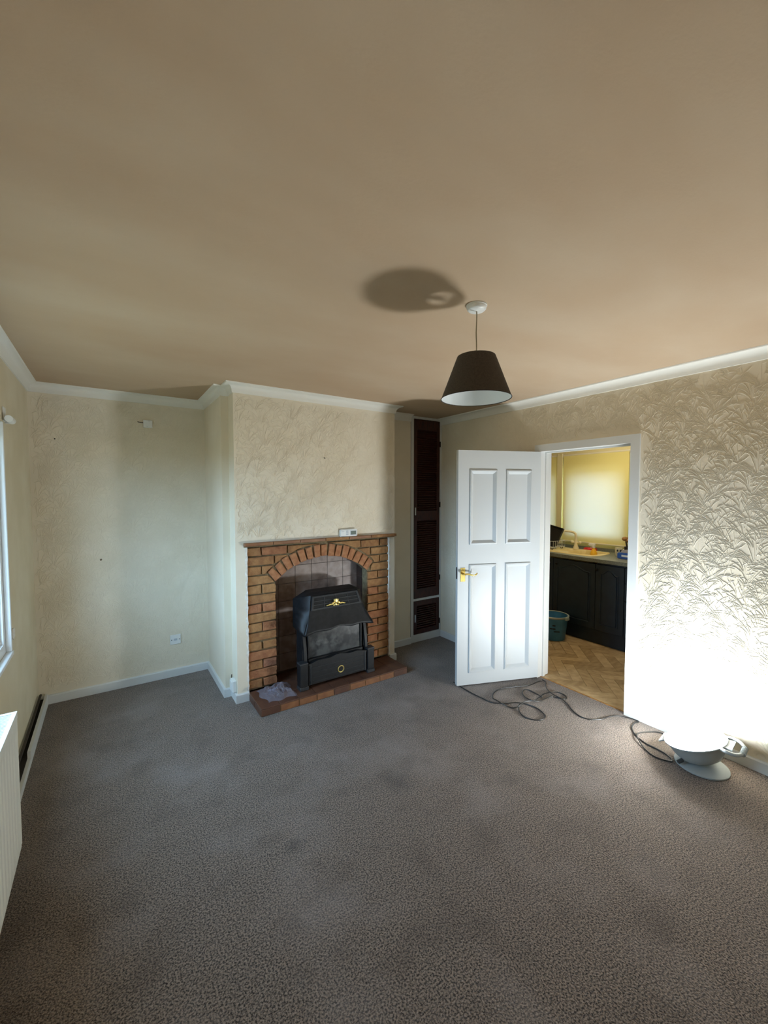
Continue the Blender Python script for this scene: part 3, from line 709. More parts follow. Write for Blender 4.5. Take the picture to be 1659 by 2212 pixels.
ud = louvre_door(.482, 2.428, [(.585, 1.335), (1.44, 2.32)], 1.436)
louvre_door(.084, .450, [(.135, .400)], .262)

# ------------------------------------------------------------------ pendant lamp
PX, PY = 1.376, 1.316
pen = root('pendant_lamp', (PX, PY, H), 'taupe cone-shaped pendant shade hanging from a white ceiling rose', 'pendant lamp')
rose = MB().lathe([(0, H-.026), (.010, H-.026), (.034, H-.024), (.041, H-.018), (.0435, H-.006), (.0435, H)], (PX, PY, 0), 32).build('ceiling_rose', 'white_plastic', pen, smooth=True)
MB().lathe([(.0435, H-.0065), (.0455, H-.006), (.0455, H), (.0435, H)], (PX, PY, 0), 32).build('rose_base', 'white_plastic', rose, smooth=True)
MB().tube([(PX+.0015*math.sin(i*.9), PY, H-.026-(H-.026-2.18)*i/14) for i in range(15)], .0028, 8).build('flex', 'flex_cord', pen, smooth=True)
ZT, ZB, RT, RB = 2.236, 2.052, .084, .154
sh = MB().lathe([(RT, ZT), (RB, ZB), (RB-.0015, ZB-.0005), (RT-.0015, ZT)], (PX, PY, 0), 64, closed=True).build('lamp_shade', 'shade_taupe', pen, smooth=True)
MB().lathe([(RT-.0020, ZT-.001), (RB-.0020, ZB+.001), (RB-.0030, ZB+.001), (RT-.0030, ZT-.001)], (PX, PY, 0), 64, closed=True).build('shade_lining', 'shade_lining', sh, smooth=True)
MB().lathe([(RB+.0006+.0016*math.cos(2*PI*i/8), ZB+.0016*math.sin(2*PI*i/8)) for i in range(8)], (PX, PY, 0), 64, closed=True).build('rim_trim', 'dark_metal', sh, smooth=True)
sp = MB().lathe([(.021+.002*math.cos(2*PI*i/6), ZT-.03+.002*math.sin(2*PI*i/6)) for i in range(6)], (PX, PY, 0), 20, closed=True)
for i in range(3):
    a = 2*PI*i/3+.4; sp.tube([(PX+.021*math.cos(a), PY+.021*math.sin(a), ZT-.03), (PX+(RT-.003)*math.cos(a), PY+(RT-.003)*math.sin(a), ZT-.004)], .0018, 6)
sp.build('shade_fitter', 'white_plastic', pen)
MB().lathe([(0, ZT-.012), (.011, ZT-.014), (.014, ZT-.03), (.019, ZT-.031), (.019, ZT-.042), (.015, ZT-.044), (.015, ZT-.075), (0, ZT-.075)], (PX, PY, 0), 20).build('lampholder', 'white_plastic', pen, smooth=True)

MB().lathe([(0, ZT-.072), (.013, ZT-.074), (.018, ZT-.085), (.026, ZT-.100), (.028, ZT-.112), (.022, ZT-.128), (.010, ZT-.136), (0, ZT-.138)], (PX, PY, 0), 20).build('added_bulb', 'white_plastic', pen, smooth=True)  # unseen bulb, added to block light passing through the shade top
MB().lathe([(RT-.003, ZT-.002), (RT-.030, ZT-.004), (RT-.030, ZT-.006), (RT-.003, ZT-.004)], (PX, PY, 0), 48, closed=True).build('added_top_ring', 'shade_lining', sh, smooth=False)  # added ring, narrows the light spot inside the shade's shadow

# ------------------------------------------------------------------ radiator under left window
RX0, RX1, RY0, RY1, RZ0, RZ1 = XL+.030, -.345, .70, 2.272, .122, .712
ra = root('radiator', ((RX0+RX1)/2, (RY0+RY1)/2, RZ0), 'white ribbed panel radiator under left window', 'radiator')
pitch = .050; nr = int((RY1-RY0-.03)/pitch); off = (RY1-RY0-nr*pitch)/2; prof = []
for i in range(nr):
    y = RY0+off+i*pitch
    prof += [(y, -.011), (y+.006, -.011), (y+.016, -.001), (y+.020, 0), (y+.036, 0), (y+.040, -.001), (y+.049, -.011)]
prof = [(RY0, 0)]+prof+[(RY1-off, -.011), (RY1-.002, 0), (RY1, 0)]
def corr(zs):
    m = MB(); k = len(prof); vs = []
    for z, f in zs:
        for y, d in prof: vs.append((RX1+d*f, y, z))
    return m.add(vs, [(r*k+i, r*k+i+1, (r+1)*k+i+1, (r+1)*k+i) for r in range(len(zs)-1) for i in range(k-1)])
fpn = corr([(RZ0, .0), (RZ0+.035, .0), (RZ0+.050, 1), (RZ1-.075, 1), (RZ1-.055, .0), (RZ1-.028, .0)])
fpn.build('front_panel', 'radiator_white', ra, smooth=True)
MB().box(RX0+.01, RX0+.022, RY0, RY1, RZ0, RZ1-.03).build('rear_panel', 'radiator_white', ra)
MB().box(RX0+.03, RX1-.03, RY0+.03, RY1-.03, RZ0+.05, RZ1-.06).build('convector_fins', 'radiator_dark', ra)
for y0, y1 in ((RY0-.004, RY0+.002), (RY1-.002, RY1+.004)): MB().box(RX0+.006, RX1+.002, y0, y1, RZ0+.01, RZ1-.002).build('side_panel', 'radiator_white', ra, bevel=.002)
tg = MB().box(RX1-.012, RX1+.003, RY0-.004, RY1+.004, RZ1-.030, RZ1).box(RX0+.006, RX0+.018, RY0-.004, RY1+.004, RZ1-.014, RZ1).box(RX0+.018, RX1-.012, RY1-.014, RY1+.004, RZ1-.014, RZ1).box(RX0+.018, RX1-.012, RY0-.004, RY0+.014, RZ1-.014, RZ1).build('top_grille', 'radiator_white', ra)
s0 = MB().box(RX0+.018, RX1-.012, RY1-.026, RY1-.021, RZ1-.012, RZ1-.002).build('grille_slat', 'radiator_white', tg)
for i in range(1, 120):
    y = RY1-.0235-i*.0125
    if y < RY0+.02: break
    copy_at(s0, (A[s0].x, y, A[s0].z), tg)
for y in (RY0+.25, RY1-.25): MB().box(XL+.002, RX0+.012, y-.02, y+.02, RZ0+.05, RZ1-.12).build('wall_bracket', 'radiator_dark', ra)
MB().tube([(XL+.018, RY1+.06, .105), (XL+.06, RY1+.05, .12), (XL+.075, RY1+.03, .16), (XL+.075, RY1-.02, .165)], .008, 8).build('valve_pipe', 'white_paint', ra, smooth=True)

# ------------------------------------------------------------------ LED floor light by right wall
LX, LY = 2.905, .930
fl = root('led_floor_light', (LX, LY, 0), 'round grey LED site light glowing on the carpet against right wall', 'work light', rz=.10, local=True)
MB().lathe([(0, .002), (.128, .002), (.134, .006), (.134, .013), (.126, .018), (.05, .030), (0, .030)], (0, 0, 0), 48).build('base_disc', 'lamp_grey', fl, smooth=True)
T = Matrix.Translation((0.0, .0, .044)) @ Matrix.Rotation(-.30, 4, 'X') @ Matrix.Rotation(-.06, 4, 'Y')
bowl = MB().lathe([(0, .006), (.085, .006), (.108, .020), (.128, .050), (.143, .085), (.152, .105), (.160, .112), (.160, .118), (.150, .118), (.138, .100), (.0, .100)], (0, 0, 0), 56).xf(T).build('bowl', 'lamp_grey', fl, smooth=True)
dome = [(.148*math.cos(t), .110+.070*math.sin(t)) for t in [PI/2*i/10 for i in range(11)]]
dome[-1] = (0, dome[-1][1])
MB().lathe([(.148, .104)]+dome, (0, 0, 0), 48).xf(T).build('diffuser_dome', 'lamp_glow', fl, smooth=True, label='glowing white diffuser dome')
for s in (-1,):
    pts = spline([(-.07, s*.135, .112), (-.085, s*.165, .105), (-.075, s*.200, .090), (-.030, s*.222, .080), (.030, s*.222, .080), (.075, s*.200, .090), (.085, s*.165, .105), (.07, s*.135, .112)], 5)
    hd = MB().tube(pts, .010, 10).xf(T).build('handle', 'lamp_grey', fl, smooth=True)
    for i in range(7):
        x = -.036+.012*i
        MB().lathe([(.0125+.0025*math.cos(2*PI*k/6), .0025*math.sin(2*PI*k/6)) for k in range(6)], (0, 0, 0), 14, closed=True).xf(T @ Matrix.Translation((x, s*.2225, .0798)) @ Matrix.Rotation(PI/2, 4, 'Y')).build('grip_rib', 'lamp_grey', hd, smooth=True)
for s in (-1, 1):
    MB().prism([T @ Vector(p) for p in ((-.05, s*.145, .104), (.05, s*.145, .104), (.045, s*.185, .098), (-.060, s*.185, .098))], (0, 0, .010)).build('handle_lug', 'lamp_grey', fl)
MB().tube([(-.10, .07, .045), (-.125, .085, .035)], .011, 10).build('cable_gland', 'lamp_dark', fl, smooth=True)

# ------------------------------------------------------------------ cables on the carpet
def cord(pts, name, label, r=.0042, lift=()):
    p3 = [(min(x, XR-.024), y, r+.0005+dict(lift).get(i, 0)) for i, (x, y) in enumerate(pts)]
    return MB().tube(spline(p3, 5), r, 8).build(name, 'cable_black', smooth=True, label=label, cat='cable')
c1 = [(2.433, 2.560), (2.421, 2.378), (2.429, 2.232), (2.442, 2.138), (2.498, 2.084), (2.597, 2.029), (2.642, 1.969), (2.658, 1.889), (2.631, 1.809), (2.591, 1.773), (2.541, 1.772), (2.498, 1.805), (2.48, 1.869), (2.511, 1.933), (2.569, 1.983), (2.641, 1.992), (2.708, 1.971), (2.766, 1.944), (2.861, 1.941), (2.918, 1.923), (2.945, 1.865), (2.979, 1.85), (3.018, 1.886), (3.015, 1.952), (2.957, 1.984), (2.882, 1.99), (2.784, 1.968), (2.713, 1.963), (2.716, 2.032), (2.761, 2.097), (2.82, 2.131), (2.85, 2.106), (2.848, 2.026), (2.821, 1.958)]
cord(c1, 'extension_cable', 'black cable looped in coils on carpet in front of the open door', lift={14: .009, 15: .009, 16: .006, 26: .010, 27: .010, 28: .006, 33: .012, 25: .004})
c2 = [(3.085, 2.150), (3.040, 2.160), (2.922, 2.160), (2.793, 2.210), (2.675, 2.250), (2.575, 2.235), (2.504, 2.182), (2.483, 2.122), (2.479, 2.043), (2.508, 1.995), (2.553, 1.971), (2.610, 1.975)]
cord(c2, 'cable_tail', 'thin black cable curving out from under the door hinge side', lift={7: .009, 8: .009, 10: .010, 11: .014})
c3 = [(3.22, 2.160), (3.10, 2.120), (3.03, 2.070), (2.965, 2.005), (2.932, 1.935), (2.925, 1.865), (2.905, 1.792), (2.85, 1.716), (2.821, 1.639), (2.839, 1.582), (2.907, 1.534), (2.995, 1.520), (3.055, 1.490), (3.09, 1.445), (3.104, 1.395), (3.098, 1.368), (3.058, 1.376), (2.988, 1.362), (2.931, 1.324), (2.896, 1.285), (2.873, 1.242), (2.862, 1.202), (2.862, 1.157), (2.852, 1.10), (2.828, 1.06)]
c3b = [(2.79, 1.054), (2.765, 1.117), (2.796, 1.192), (2.851, 1.256), (2.905, 1.292), (2.981, 1.29), (3.06, 1.245), (3.085, 1.19), (3.085, 1.11)]
cord(c3+[(2.805, 1.045)]+c3b, 'lamp_cable', 'black flex running from the doorway to the floor light', lift={3: .010, 4: .010, 5: .010, 29: .010, 30: .010})

# ------------------------------------------------------------------ small wall fittings
jb = root('junction_box', (.296, YB, 2.221), 'small white junction box high on left alcove wall', 'junction box')
MB().box(.262, .330, YB-.022, YB-.0005, 2.190, 2.252).build('cover', 'white_plastic', jb, bevel=.003)
for x, z in ((.290, 2.199), (.304, 2.243)): MB().ball((x, YB-.0225, z), .003, .002, .003, 8, 4).build('screw', 'steel', jb)
MB().tube([(.264, YB-.010, 2.226), (.245, YB-.008, 2.229), (.228, YB-.010, 2.231), (.222, YB-.016, 2.232)], .003, 6).build('cable_stub', 'dark_metal', jb)
bp = root('blank_plate', (.468, YB, .329), 'white square socket plate low on left alcove wall', 'socket plate')
MB().box(.425, .511, YB-.010, YB-.0005, .287, .373).build('plate', 'white_plastic', bp, bevel=.003)
for x in (.437, .499): MB().ball((x, YB-.0105, .330), .004, .002, .004, 8, 4).build('screw', 'dark_metal', bp)
MB().box(.455, .481, YB-.0115, YB-.009, .322, .340).build('logo_mark', 'button_grey', bp)
dbx = root('cable_outlet', (XB0, 3.32, .15), 'white cable outlet box above baseboard on chimney breast side', 'outlet box')
MB().box(XB0-.030, XB0-.0005, 3.268, 3.350, .074, .165).build('box', 'white_plastic', dbx, bevel=.003)
MB().box(XB0-.036, XB0-.029, 3.276, 3.342, .082, .157).build('face', 'white_plastic', dbx, bevel=.002)
MB().tube([(XB0-.010, 3.35, .13), (XB0-.012, 3.372, .135), (XB0-.012, 3.384, .155), (XB0-.008, 3.388, .175)], .003, 6).build('wire', 'dark_metal', dbx)
hk = MB().tube([(1.551, YF+.004, 1.936), (1.551, YF-.012, 1.936), (1.551, YF-.018, 1.931), (1.551, YF-.018, 1.924)], .0028, 8).build('wall_hook', 'dark_metal', label='tiny dark hook in chimney breast above the thermostat', cat='hook')
MB().ball((-.061, YB-.001, 1.093), .008, .0025, .009, 10, 6).build('wall_plug', 'wall_filler', label='dark filled screw hole midway up left alcove wall', cat='wall plug')
MB().ball((-.329, YB-.001, 2.051), .005, .0025, .005, 8, 6).build('wall_plug', 'dark_metal', label='tiny dark screw hole high on left alcove wall near corner', cat='wall plug')
bk = root('blind_bracket', (XL, 3.17, 2.06), 'white roller blind bracket at top corner of left window', 'bracket')
MB().box(XL+.0005, XL+.006, 3.120, 3.185, 2.040, 2.120).build('plate', 'white_plastic', bk, bevel=.002)
MB().tube([(XL+.030, 3.10, 2.050), (XL+.030, 3.195, 2.050)], .019, 14).build('tube_end', 'white_plastic', bk, smooth=True)
MB().box(XL+.0005, XL+.034, 3.186, 3.192, 2.032, 2.075).build('arm', 'white_plastic', bk, bevel=.002)
MB().prism([(XL+.0004, y, z) for y, z in ((3.125, .800), (3.120, .835), (3.140, .852), (3.185, .845), (3.200, .825), (3.190, .795), (3.150, .785))], (.006, 0, 0)).build('plaster_patch', 'plaster_edge', label='pale chipped plaster patch beside left window sill', cat='plaster patch')

# ------------------------------------------------------------------ kitchen beyond the doorway
KW = XR+WT
fk = MB().box(XR+.03, KX+.1, KY0-.1, KY1+.1, -.06, -.010).build('floor_kitchen', 'plank_gap', label='kitchen floor of oak herringbone blocks beyond the doorway', cat='floor', **S)
MB().box(XR+.022, XR+.034, DY0, DY1, -.02, .003).build('trim_4', 'wood_brush', label='thin threshold strip between carpet and kitchen floor', cat='threshold', **S)
def clip(poly, n, d):              # keep n.p <= d
    out = []
    for i in range(len(poly)):
        a, b = poly[i], poly[(i+1) % len(poly)]; da = n[0]*a[0]+n[1]*a[1]-d; db = n[0]*b[0]+n[1]*b[1]-d
        if da <= 0: out.append(a)
        if da*db < 0: t = da/(da-db); out.append((a[0]+(b[0]-a[0])*t, a[1]+(b[1]-a[1])*t))
    return out
PW, PL = .090, .360; s2 = math.sqrt(.5)
rnd = random.Random(11)
for i in range(-30, 31):
    for j in range(-12, 13):
        for o in (0, 1):
            # herringbone: horizontal and vertical blocks on a stair, then turned 45 degrees
            if o == 0: x0, y0, w, h = j*2*PL/1+0, 0, PL, PW
            gx = i*PW+j*PL*1.0; gy = i*PW-j*PL*1.0
            if o == 0: x0, y0, w, h = gx, gy, PL, PW
            else: x0, y0, w, h = gx+0, gy+PW, PW, PL
            g = .0012
            P = [(x0+g, y0+g), (x0+w-g, y0+g), (x0+w-g, y0+h-g), (x0+g, y0+h-g)]
            P = [((a-b)*s2+3.9, (a+b)*s2+2.2) for a, b in P]
            cx = sum(p[0] for p in P)/4; cy = sum(p[1] for p in P)/4
            if not (3.0 < cx < 4.6 and .9 < cy < 3.9): continue
            for n_, d_ in (((-1, 0), -(XR+.036)), ((1, 0), 4.42), ((0, -1), -1.2), ((0, 1), 3.75)):
                if P: P = clip(P, n_, d_)
            if P and len(P) >= 3 and max(p[0] for p in P) < KW+.002:
                for n_, d_ in (((0, -1), -(DY0+.001)), ((0, 1), DY1-.001)):
                    if P: P = clip(P, n_, d_)
            if not P or len(P) < 3: continue
            MB().prism([(a, b, -.010) for a, b in P], (0, 0, .008)).build('plank', rnd.choice(PK), fk)
K_WINS = [(2.43, 3.115, 1.115, 1.955), (3.31, 3.98, 1.115, 1.955)]
wall_rect(MB(), KX, .2, KY0, KY1, 0, H, K_WINS, 'x').build('wall_kitchen_window', 'kitchen_wall', label='cream kitchen wall with the blinds', cat='wall', **S)
MB().box(KW, KX, KY0-.1, KY0, 0, H).build('wall_kitchen_near', 'kitchen_wall', label='cream kitchen end wall out of sight to the right', cat='wall', **S)
MB().box(XR, KX, KY1, KY1+.1, 0, H).build('wall_kitchen_far', 'kitchen_wall', label='cream kitchen end wall out of sight to the left', cat='wall', **S)
MB().box(KX-.05, KX, 3.185, 3.255, .97, 2.128).build('trim_5', 'kitchen_wall', label='boxed pier between the two kitchen blinds', cat='trim', **S)
for k, (y0, y1, z0, z1) in enumerate(K_WINS):
    w = root('window_%d' % (k+2), (KX+.1, y0, z0), label=('kitchen window glowing behind the wide roller blind' if k == 0 else 'kitchen window behind the blind at the door edge'), cat='window', kind='structure')
    f = MB().box(KX+.10, KX+.15, y0, y1, z0, z0+.05).box(KX+.10, KX+.15, y0, y1, z1-.05, z1).box(KX+.10, KX+.15, y0, y0+.05, z0+.05, z1-.05).box(KX+.10, KX+.15, y1-.05, y1, z0+.05, z1-.05)
    f.build('window_frame', 'upvc', w)
    MB().box(KX+.122, KX+.127, y0+.05, y1-.05, z0+.05, z1-.05).build('pane', 'window_glass', w)
portal('kitchen_daylight_portal', (KX+.21, 2.77, 1.535), (0, PI/2, 0), .84, .69)
portal('kitchen_daylight_portal', (KX+.21, 3.67, 1.535), (0, PI/2, 0), .84, .62)
def blind(y0, y1, label, chain_y):
    bx = KX-.035
    b = root('roller_blind', (bx, (y0+y1)/2, 2.13), label, 'roller blind', 'kitchen roller blinds')
    n = 20; vs = []
    for i in range(n+1):
        z = 1.02+(2.118-1.02)*i/n
        for j in (0, 1): vs.append((bx+.003*math.sin(i*.8)+(.004 if 4 <= i <= 5 else 0), (y0, y1)[j], z))
    MB().add(vs, [(2*i, 2*i+1, 2*i+3, 2*i+2) for i in range(n)]).build('blind_cloth', 'blind_cloth', b, smooth=True)
    MB().tube([(bx+.012, y0-.012, 2.120), (bx+.012, y1+.012, 2.120)], .016, 14).build('roller_tube', 'aged_plastic', b, smooth=True)
    MB().box(bx-.006, bx+.006, y0, y1, 1.008, 1.024).build('bottom_bar', 'aged_plastic', b, bevel=.003)
    for y in (y0-.022, y1+.012): MB().box(bx-.010, KX-.0005, y, y+.010, 2.095, 2.145).build('bracket', 'aged_plastic', b, bevel=.002)
    MB().tube([(bx-.010, chain_y, 2.115), (bx-.010, chain_y, 1.25), (bx-.008, chain_y+.012, 1.215), (bx-.006, chain_y+.024, 1.25), (bx-.006, chain_y+.024, 2.115)], .0022, 6).build('pull_chain', 'white_plastic', b)
blind(2.358, 3.172, 'wide cream roller blind lit from behind over the sink', 2.322)
blind(3.264, 4.05, 'partly hidden cream roller blind at the door edge, left of the pier', 3.40)
# base units, worktop
CXF = 4.335
def arch_panel(y0, y1, z0, z1, par):
    n = 14; rise = .055; pts = []
    for i in range(n+1):
        t = i/n; s_ = (1-math.cos(2*PI*t))/2
        pts.append((y0+(y1-y0)*t, z1-rise+rise*s_))
    m = MB()
    for (a, za), (b, zb) in zip(pts, pts[1:]): m.prism([(CXF-.008, a, z0), (CXF-.008, b, z0), (CXF-.008, b, zb), (CXF-.008, a, za)], (.010, 0, 0))
    p = m.build('raised_panel', 'navy_cabinet', par)
    rim = spline([(CXF-.004, y0-.014, z0-.014)], 1)
    out = [(y0-.014, z0-.014), (y1+.014, z0-.014)]+[(min(max(y, y0-.014), y1+.014)+(.014 if y == y1 else (-.014 if y == y0 else 0)), z+.014) for y, z in pts[::-1]]
    MB().tube([(CXF-.003, y, z) for y, z in out], .006, 6, closed=True).build('panel_bead', 'navy_cabinet', par, smooth=True)
def unit(y0, y1, label, drawers=False, knob=None, top=.888):
    u = root('base_unit', (4.62, (y0+y1)/2, 0), label, 'cabinet', 'navy kitchen base units')
    MB().box(4.358, KX-.005, y0+.001, y1-.001, .150, top).build('carcass', 'navy_cabinet', u)
    MB().box(4.375, 4.390, y0, y1, 0, .150).build('plinth', 'navy_cabinet', u)
    fronts = [(.160, .346), (.346, .529), (.529, .712), (.712, .872)] if drawers else [(.158, .872)]
    for z0, z1 in fronts:
        d = MB().box(CXF, 4.357, y0+.0025, y1-.0025, z0+.002, z1-.002).build('drawer' if drawers else 'door', 'navy_cabinet', u, bevel=.003)
        if drawers: MB().box(CXF-.006, CXF+.001, y0+.05, y1-.05, z0+.04, z1-.04).build('raised_panel', 'navy_cabinet', d, bevel=.003)
        else: arch_panel(y0+.075, y1-.075, z0+.085, z1-.060, d)
        ky = knob if knob is not None else (y0+y1)/2; kz = (z0+z1)/2 if drawers else .813
        MB().lathe([(0, .022), (.011, .021), (.014, .015), (.010, .006), (.007, 0)], (0, 0, 0), 14).xf(Matrix.Translation((CXF, ky, kz)) @ Matrix.Rotation(-PI/2, 4, 'Y')).build('knob', 'dark_metal', d, smooth=True)
unit(2.892, 3.392, 'dark navy base unit behind the bucket', knob=2.935, top=.76)
unit(2.386, 2.892, 'dark navy base unit with wide arched door below the sink', knob=2.84, top=.76)
unit(2.085, 2.386, 'narrow dark navy base unit with arched door beside the drawers', knob=2.369)
unit(1.585, 2.085, 'dark navy drawer unit cut off by the door frame', drawers=True)
SY0, SY1, SX0, SX1 = 2.46, 3.46, 4.415, 4.865
wk = MB()
wk.box(4.315, SX0+.02, 1.5, KY1-.3, .892, .930).box(SX1-.02, KX-.0005, 1.5, KY1-.3, .892, .930).box(SX0+.02, SX1-.02, 1.5, SY0+.03, .892, .930).box(SX0+.02, SX1-.02, SY1-.03, KY1-.3, .892, .930)
wt = wk.build('worktop', 'worktop_grey', label='speckled grey kitchen worktop under the blinds', cat='worktop')
MB().box(KX-.014, KX-.0008, 1.5, KY1-.3, .930, .965).build('upstand', 'worktop_grey', wt)
# sink: one and a half bowls with drainer, moulded as one sheet
NU, NVV = 84, 40; vs = []
def rr(x, y, cx, cy, hx, hy, r):
    qx = abs(x-cx)-hx+r; qy = abs(y-cy)-hy+r
    return math.hypot(max(qx, 0), max(qy, 0))+min(max(qx, qy), 0)-r
def sinkz(x, y):
    z = .940
    for (cx, cy, hx, hy, dp) in ((4.625, 2.655, .165, .155, .15), (4.66, 2.90, .12, .068, .09)):
        d = rr(x, y, cx, cy, hx, hy, .06)
        if d < 0: z = min(z, .936-dp*min(1, (-d/.028))**.8)
    if y > 3.02 and rr(x, y, 4.64, 3.23, .17, .17, .04) < 0: z = .935+.003*math.sin((x-4.4)*90)
    return z
for j in range(NVV+1):
    for i in range(NU+1):
        u, v = i/NU*2-1, j/NVV*2-1
        y = (SY0+SY1)/2+(SY1-SY0)/2*u*math.sqrt(1-.16*v*v); x = (SX0+SX1)/2+(SX1-SX0)/2*v*math.sqrt(1-.10*u**4)
        e = min(i, NU-i, j, NVV-j)
        vs.append((x, y, .9302 if e == 0 else sinkz(x, y)))
snk = MB().add(vs, [(j*(NU+1)+i, j*(NU+1)+i+1, (j+1)*(NU+1)+i+1, (j+1)*(NU+1)+i) for j in range(NVV) for i in range(NU)])
sk = root('kitchen_sink', (4.64, 2.96, .93), 'beige one-and-a-half bowl sink set in the worktop', 'sink')
snk.build('sink_top', 'sink_beige', sk, smooth=True)
for cx, cy, z in ((4.625, 2.655, .7865), (4.66, 2.90, .8465)): MB().lathe([(0, 0), (.03, .002), (.036, 0)], (cx, cy, z), 16).build('drain', 'steel', sk)
# tap
tp = root('mixer_tap', (4.82, 2.905, .94), 'cream swan-neck mixer tap behind the sink', 'tap')
MB().lathe([(.034, .9400), (.032, .958), (.020, .990), (.018, 1.04), (.017, 1.07)], (4.82, 2.905, 0), 16).build('tap_body', 'tap_cream', tp, smooth=True)
pts = spline([(4.82, 2.905, 1.06), (4.82, 2.907, 1.10), (4.815, 2.918, 1.135), (4.795, 2.945, 1.152), (4.76, 2.985, 1.160), (4.74, 3.01, 1.163), (4.733, 3.018, 1.15)], 5)
MB().tube(pts, .014, 12).build('spout', 'tap_cream', tp, smooth=True)
for s in (-1, 1):
    lv = MB().tube([(4.82, 2.905, 1.015), (4.82, 2.905+s*.04, 1.02)], .011, 10).build('tap_arm', 'tap_cream', tp, smooth=True)
    MB().ball((4.82, 2.905+s*.052, 1.024), .020, .017, .020, 12, 8).build('tap_knob', 'tap_cream', lv, smooth=True)
# dish rack with tray and cup
RKX0, RKX1, RKY0, RKY1 = 4.50, 4.74, 3.005, 3.33
dr = root('dish_rack', (4.62, 3.16, .94), 'white wire dish rack standing on the draining board', 'dish rack')
for z in (.968, 1.045): MB().tube([(RKX0, RKY0, z), (RKX1, RKY0, z), (RKX1, RKY1, z), (RKX0, RKY1, z)], .0035, 6, closed=True).build('rim_wire', 'rack_white', dr)
for i in range(9):
    y = RKY0+(RKY1-RKY0)*i/8; MB().tube([(RKX0, y, 1.045), (RKX0, y, .968), (RKX1, y, .968), (RKX1, y, 1.045)], .002, 5).build('wire', 'rack_white', dr)
for i in range(1, 6):
    x = RKX0+(RKX1-RKX0)*i/6
    for y in (RKY0, RKY1): MB().tube([(x, y, 1.045), (x, y, .968)], .002, 5).build('wire', 'rack_white', dr)
for x in (RKX0+.02, RKX1-.02):
    for y in (RKY0+.03, RKY1-.03): MB().tube([(x, y-.02, .967), (x, y-.012, .945), (x, y+.012, .945), (x, y+.02, .967)], .004, 6).build('foot', 'enamel_black', dr)
tm = Matrix.Translation((4.61, 3.185, .975)) @ Matrix.Rotation(.06, 4, 'Z') @ Matrix.Rotation(.22, 4, 'X') @ Matrix.Rotation(.42, 4, 'Y')
tr_ = root('baking_tray', (4.64, 3.135, .975), 'black roasting tray leaning up in the dish rack', 'tray')
MB().box(-.004, .004, -.135, .135, 0, .265).xf(tm).build('tray_base', 'enamel_black', tr_)
for b in ((-.030, .004, -.135, -.128, 0, .265), (-.030, .004, .128, .135, 0, .265), (-.030, .004, -.128, .128, .258, .265), (-.030, .004, -.128, .128, 0, .007)): MB().box(*b).xf(tm).build('tray_wall', 'enamel_black', tr_)
cp = root('cutlery_cup', (4.505, 3.20, .94), 'white cup at the edge of the dish rack by the door', 'cup')
MB().lathe([(0, .944), (.032, .944), (.036, 1.075), (.040, 1.085), (.036, 1.087), (.031, .952), (0, .952)], (4.46, 3.16, 0), 20).build('cup_body', 'mug_cream', cp, smooth=True)
MB().lathe([(.037, 1.070), (.0405, 1.072), (.0405, 1.082), (.037, 1.084)], (4.46, 3.16, 0), 20).build('cup_rim', 'white_plastic', cp, smooth=True)
# spray bottle in the bowl, red cloth, mug, utensil pot, cloth and packet
sb = root('spray_bottle', (4.585, 2.545, .79), 'yellow spray bottle with white trigger standing in the sink bowl', 'bottle')
sx, sy = 4.585, 2.548
MB().lathe([(0, .790), (.036, .792), (.040, .80), (.040, .93), (.036, .955), (.022, .985), (.014, 1.000), (.013, 1.012), (0, 1.012)], (sx, sy, 0), 20).build('bottle_body', 'spray_yellow', sb, smooth=True)
hd = MB().lathe([(.016, 1.010), (.016, 1.028), (.010, 1.034), (0, 1.034)], (sx, sy, 0), 14).box(sx-.012, sx+.012, sy-.018, sy+.052, 1.030, 1.056).build('spray_head', 'white_plastic', sb, bevel=.003)
MB().tube([(sx, sy+.022, 1.034), (sx, sy+.034, 1.012), (sx, sy+.030, .995)], .004, 6).build('trigger', 'white_plastic', hd)
MB().tube([(sx, sy+.050, 1.044), (sx, sy+.062, 1.044)], .006, 8).build('nozzle', 'white_plastic', hd)
cl = MB(); vs = []; rnd = random.Random(3)
for j in range(9):
    for i in range(15):
        u, v = i/14, j/8; e = min(u, 1-u, v, 1-v)
        vs.append((4.875+.075*v, 2.70+.15*u, .9305+(0 if e == 0 else .010+.020*abs(math.sin(u*6+v*2))+rnd.uniform(0, .006))))
cl.add(vs, [(j*15+i, j*15+i+1, (j+1)*15+i+1, (j+1)*15+i) for j in range(8) for i in range(14)])
cl.build('dish_cloth', 'red_cloth', smooth=True, label='crumpled red dish cloth behind the sink', cat='cloth')
mg = root('patterned_mug', (4.70, 2.325, .93), 'cream mug with dark printed patches beside the sink', 'mug')
mx, my = 4.70, 2.327
body = MB().lathe([(0, .931), (.030, .931), (.036, .938), (.038, 1.02), (.0385, 1.024), (.034, 1.023), (.032, .945), (0, .945)], (mx, my, 0), 24).build('mug_body', 'mug_cream', mg, smooth=True)
MB().tube(spline([(mx, my-.036, 1.008), (mx, my-.062, 1.004), (mx, my-.066, .975), (mx, my-.037, .952)], 5), .005, 8).build('mug_handle', 'mug_cream', mg, smooth=True)
ca = math.atan2(-my, -mx)
for da, z, rz_ in ((-.35, .998, .012), (.42, .998, .012), (.04, .968, .012)):
    MB().ball((mx+.0376*math.cos(ca+da), my+.0376*math.sin(ca+da), z), .009, .009, rz_, 10, 6).build('printed_patch', 'mark_dark', mg)
ut = root('utensil_pot', (4.72, 2.225, .93), 'dark pot holding wooden brushes at the door frame edge', 'pot')
ux, uy = 4.76, 2.255
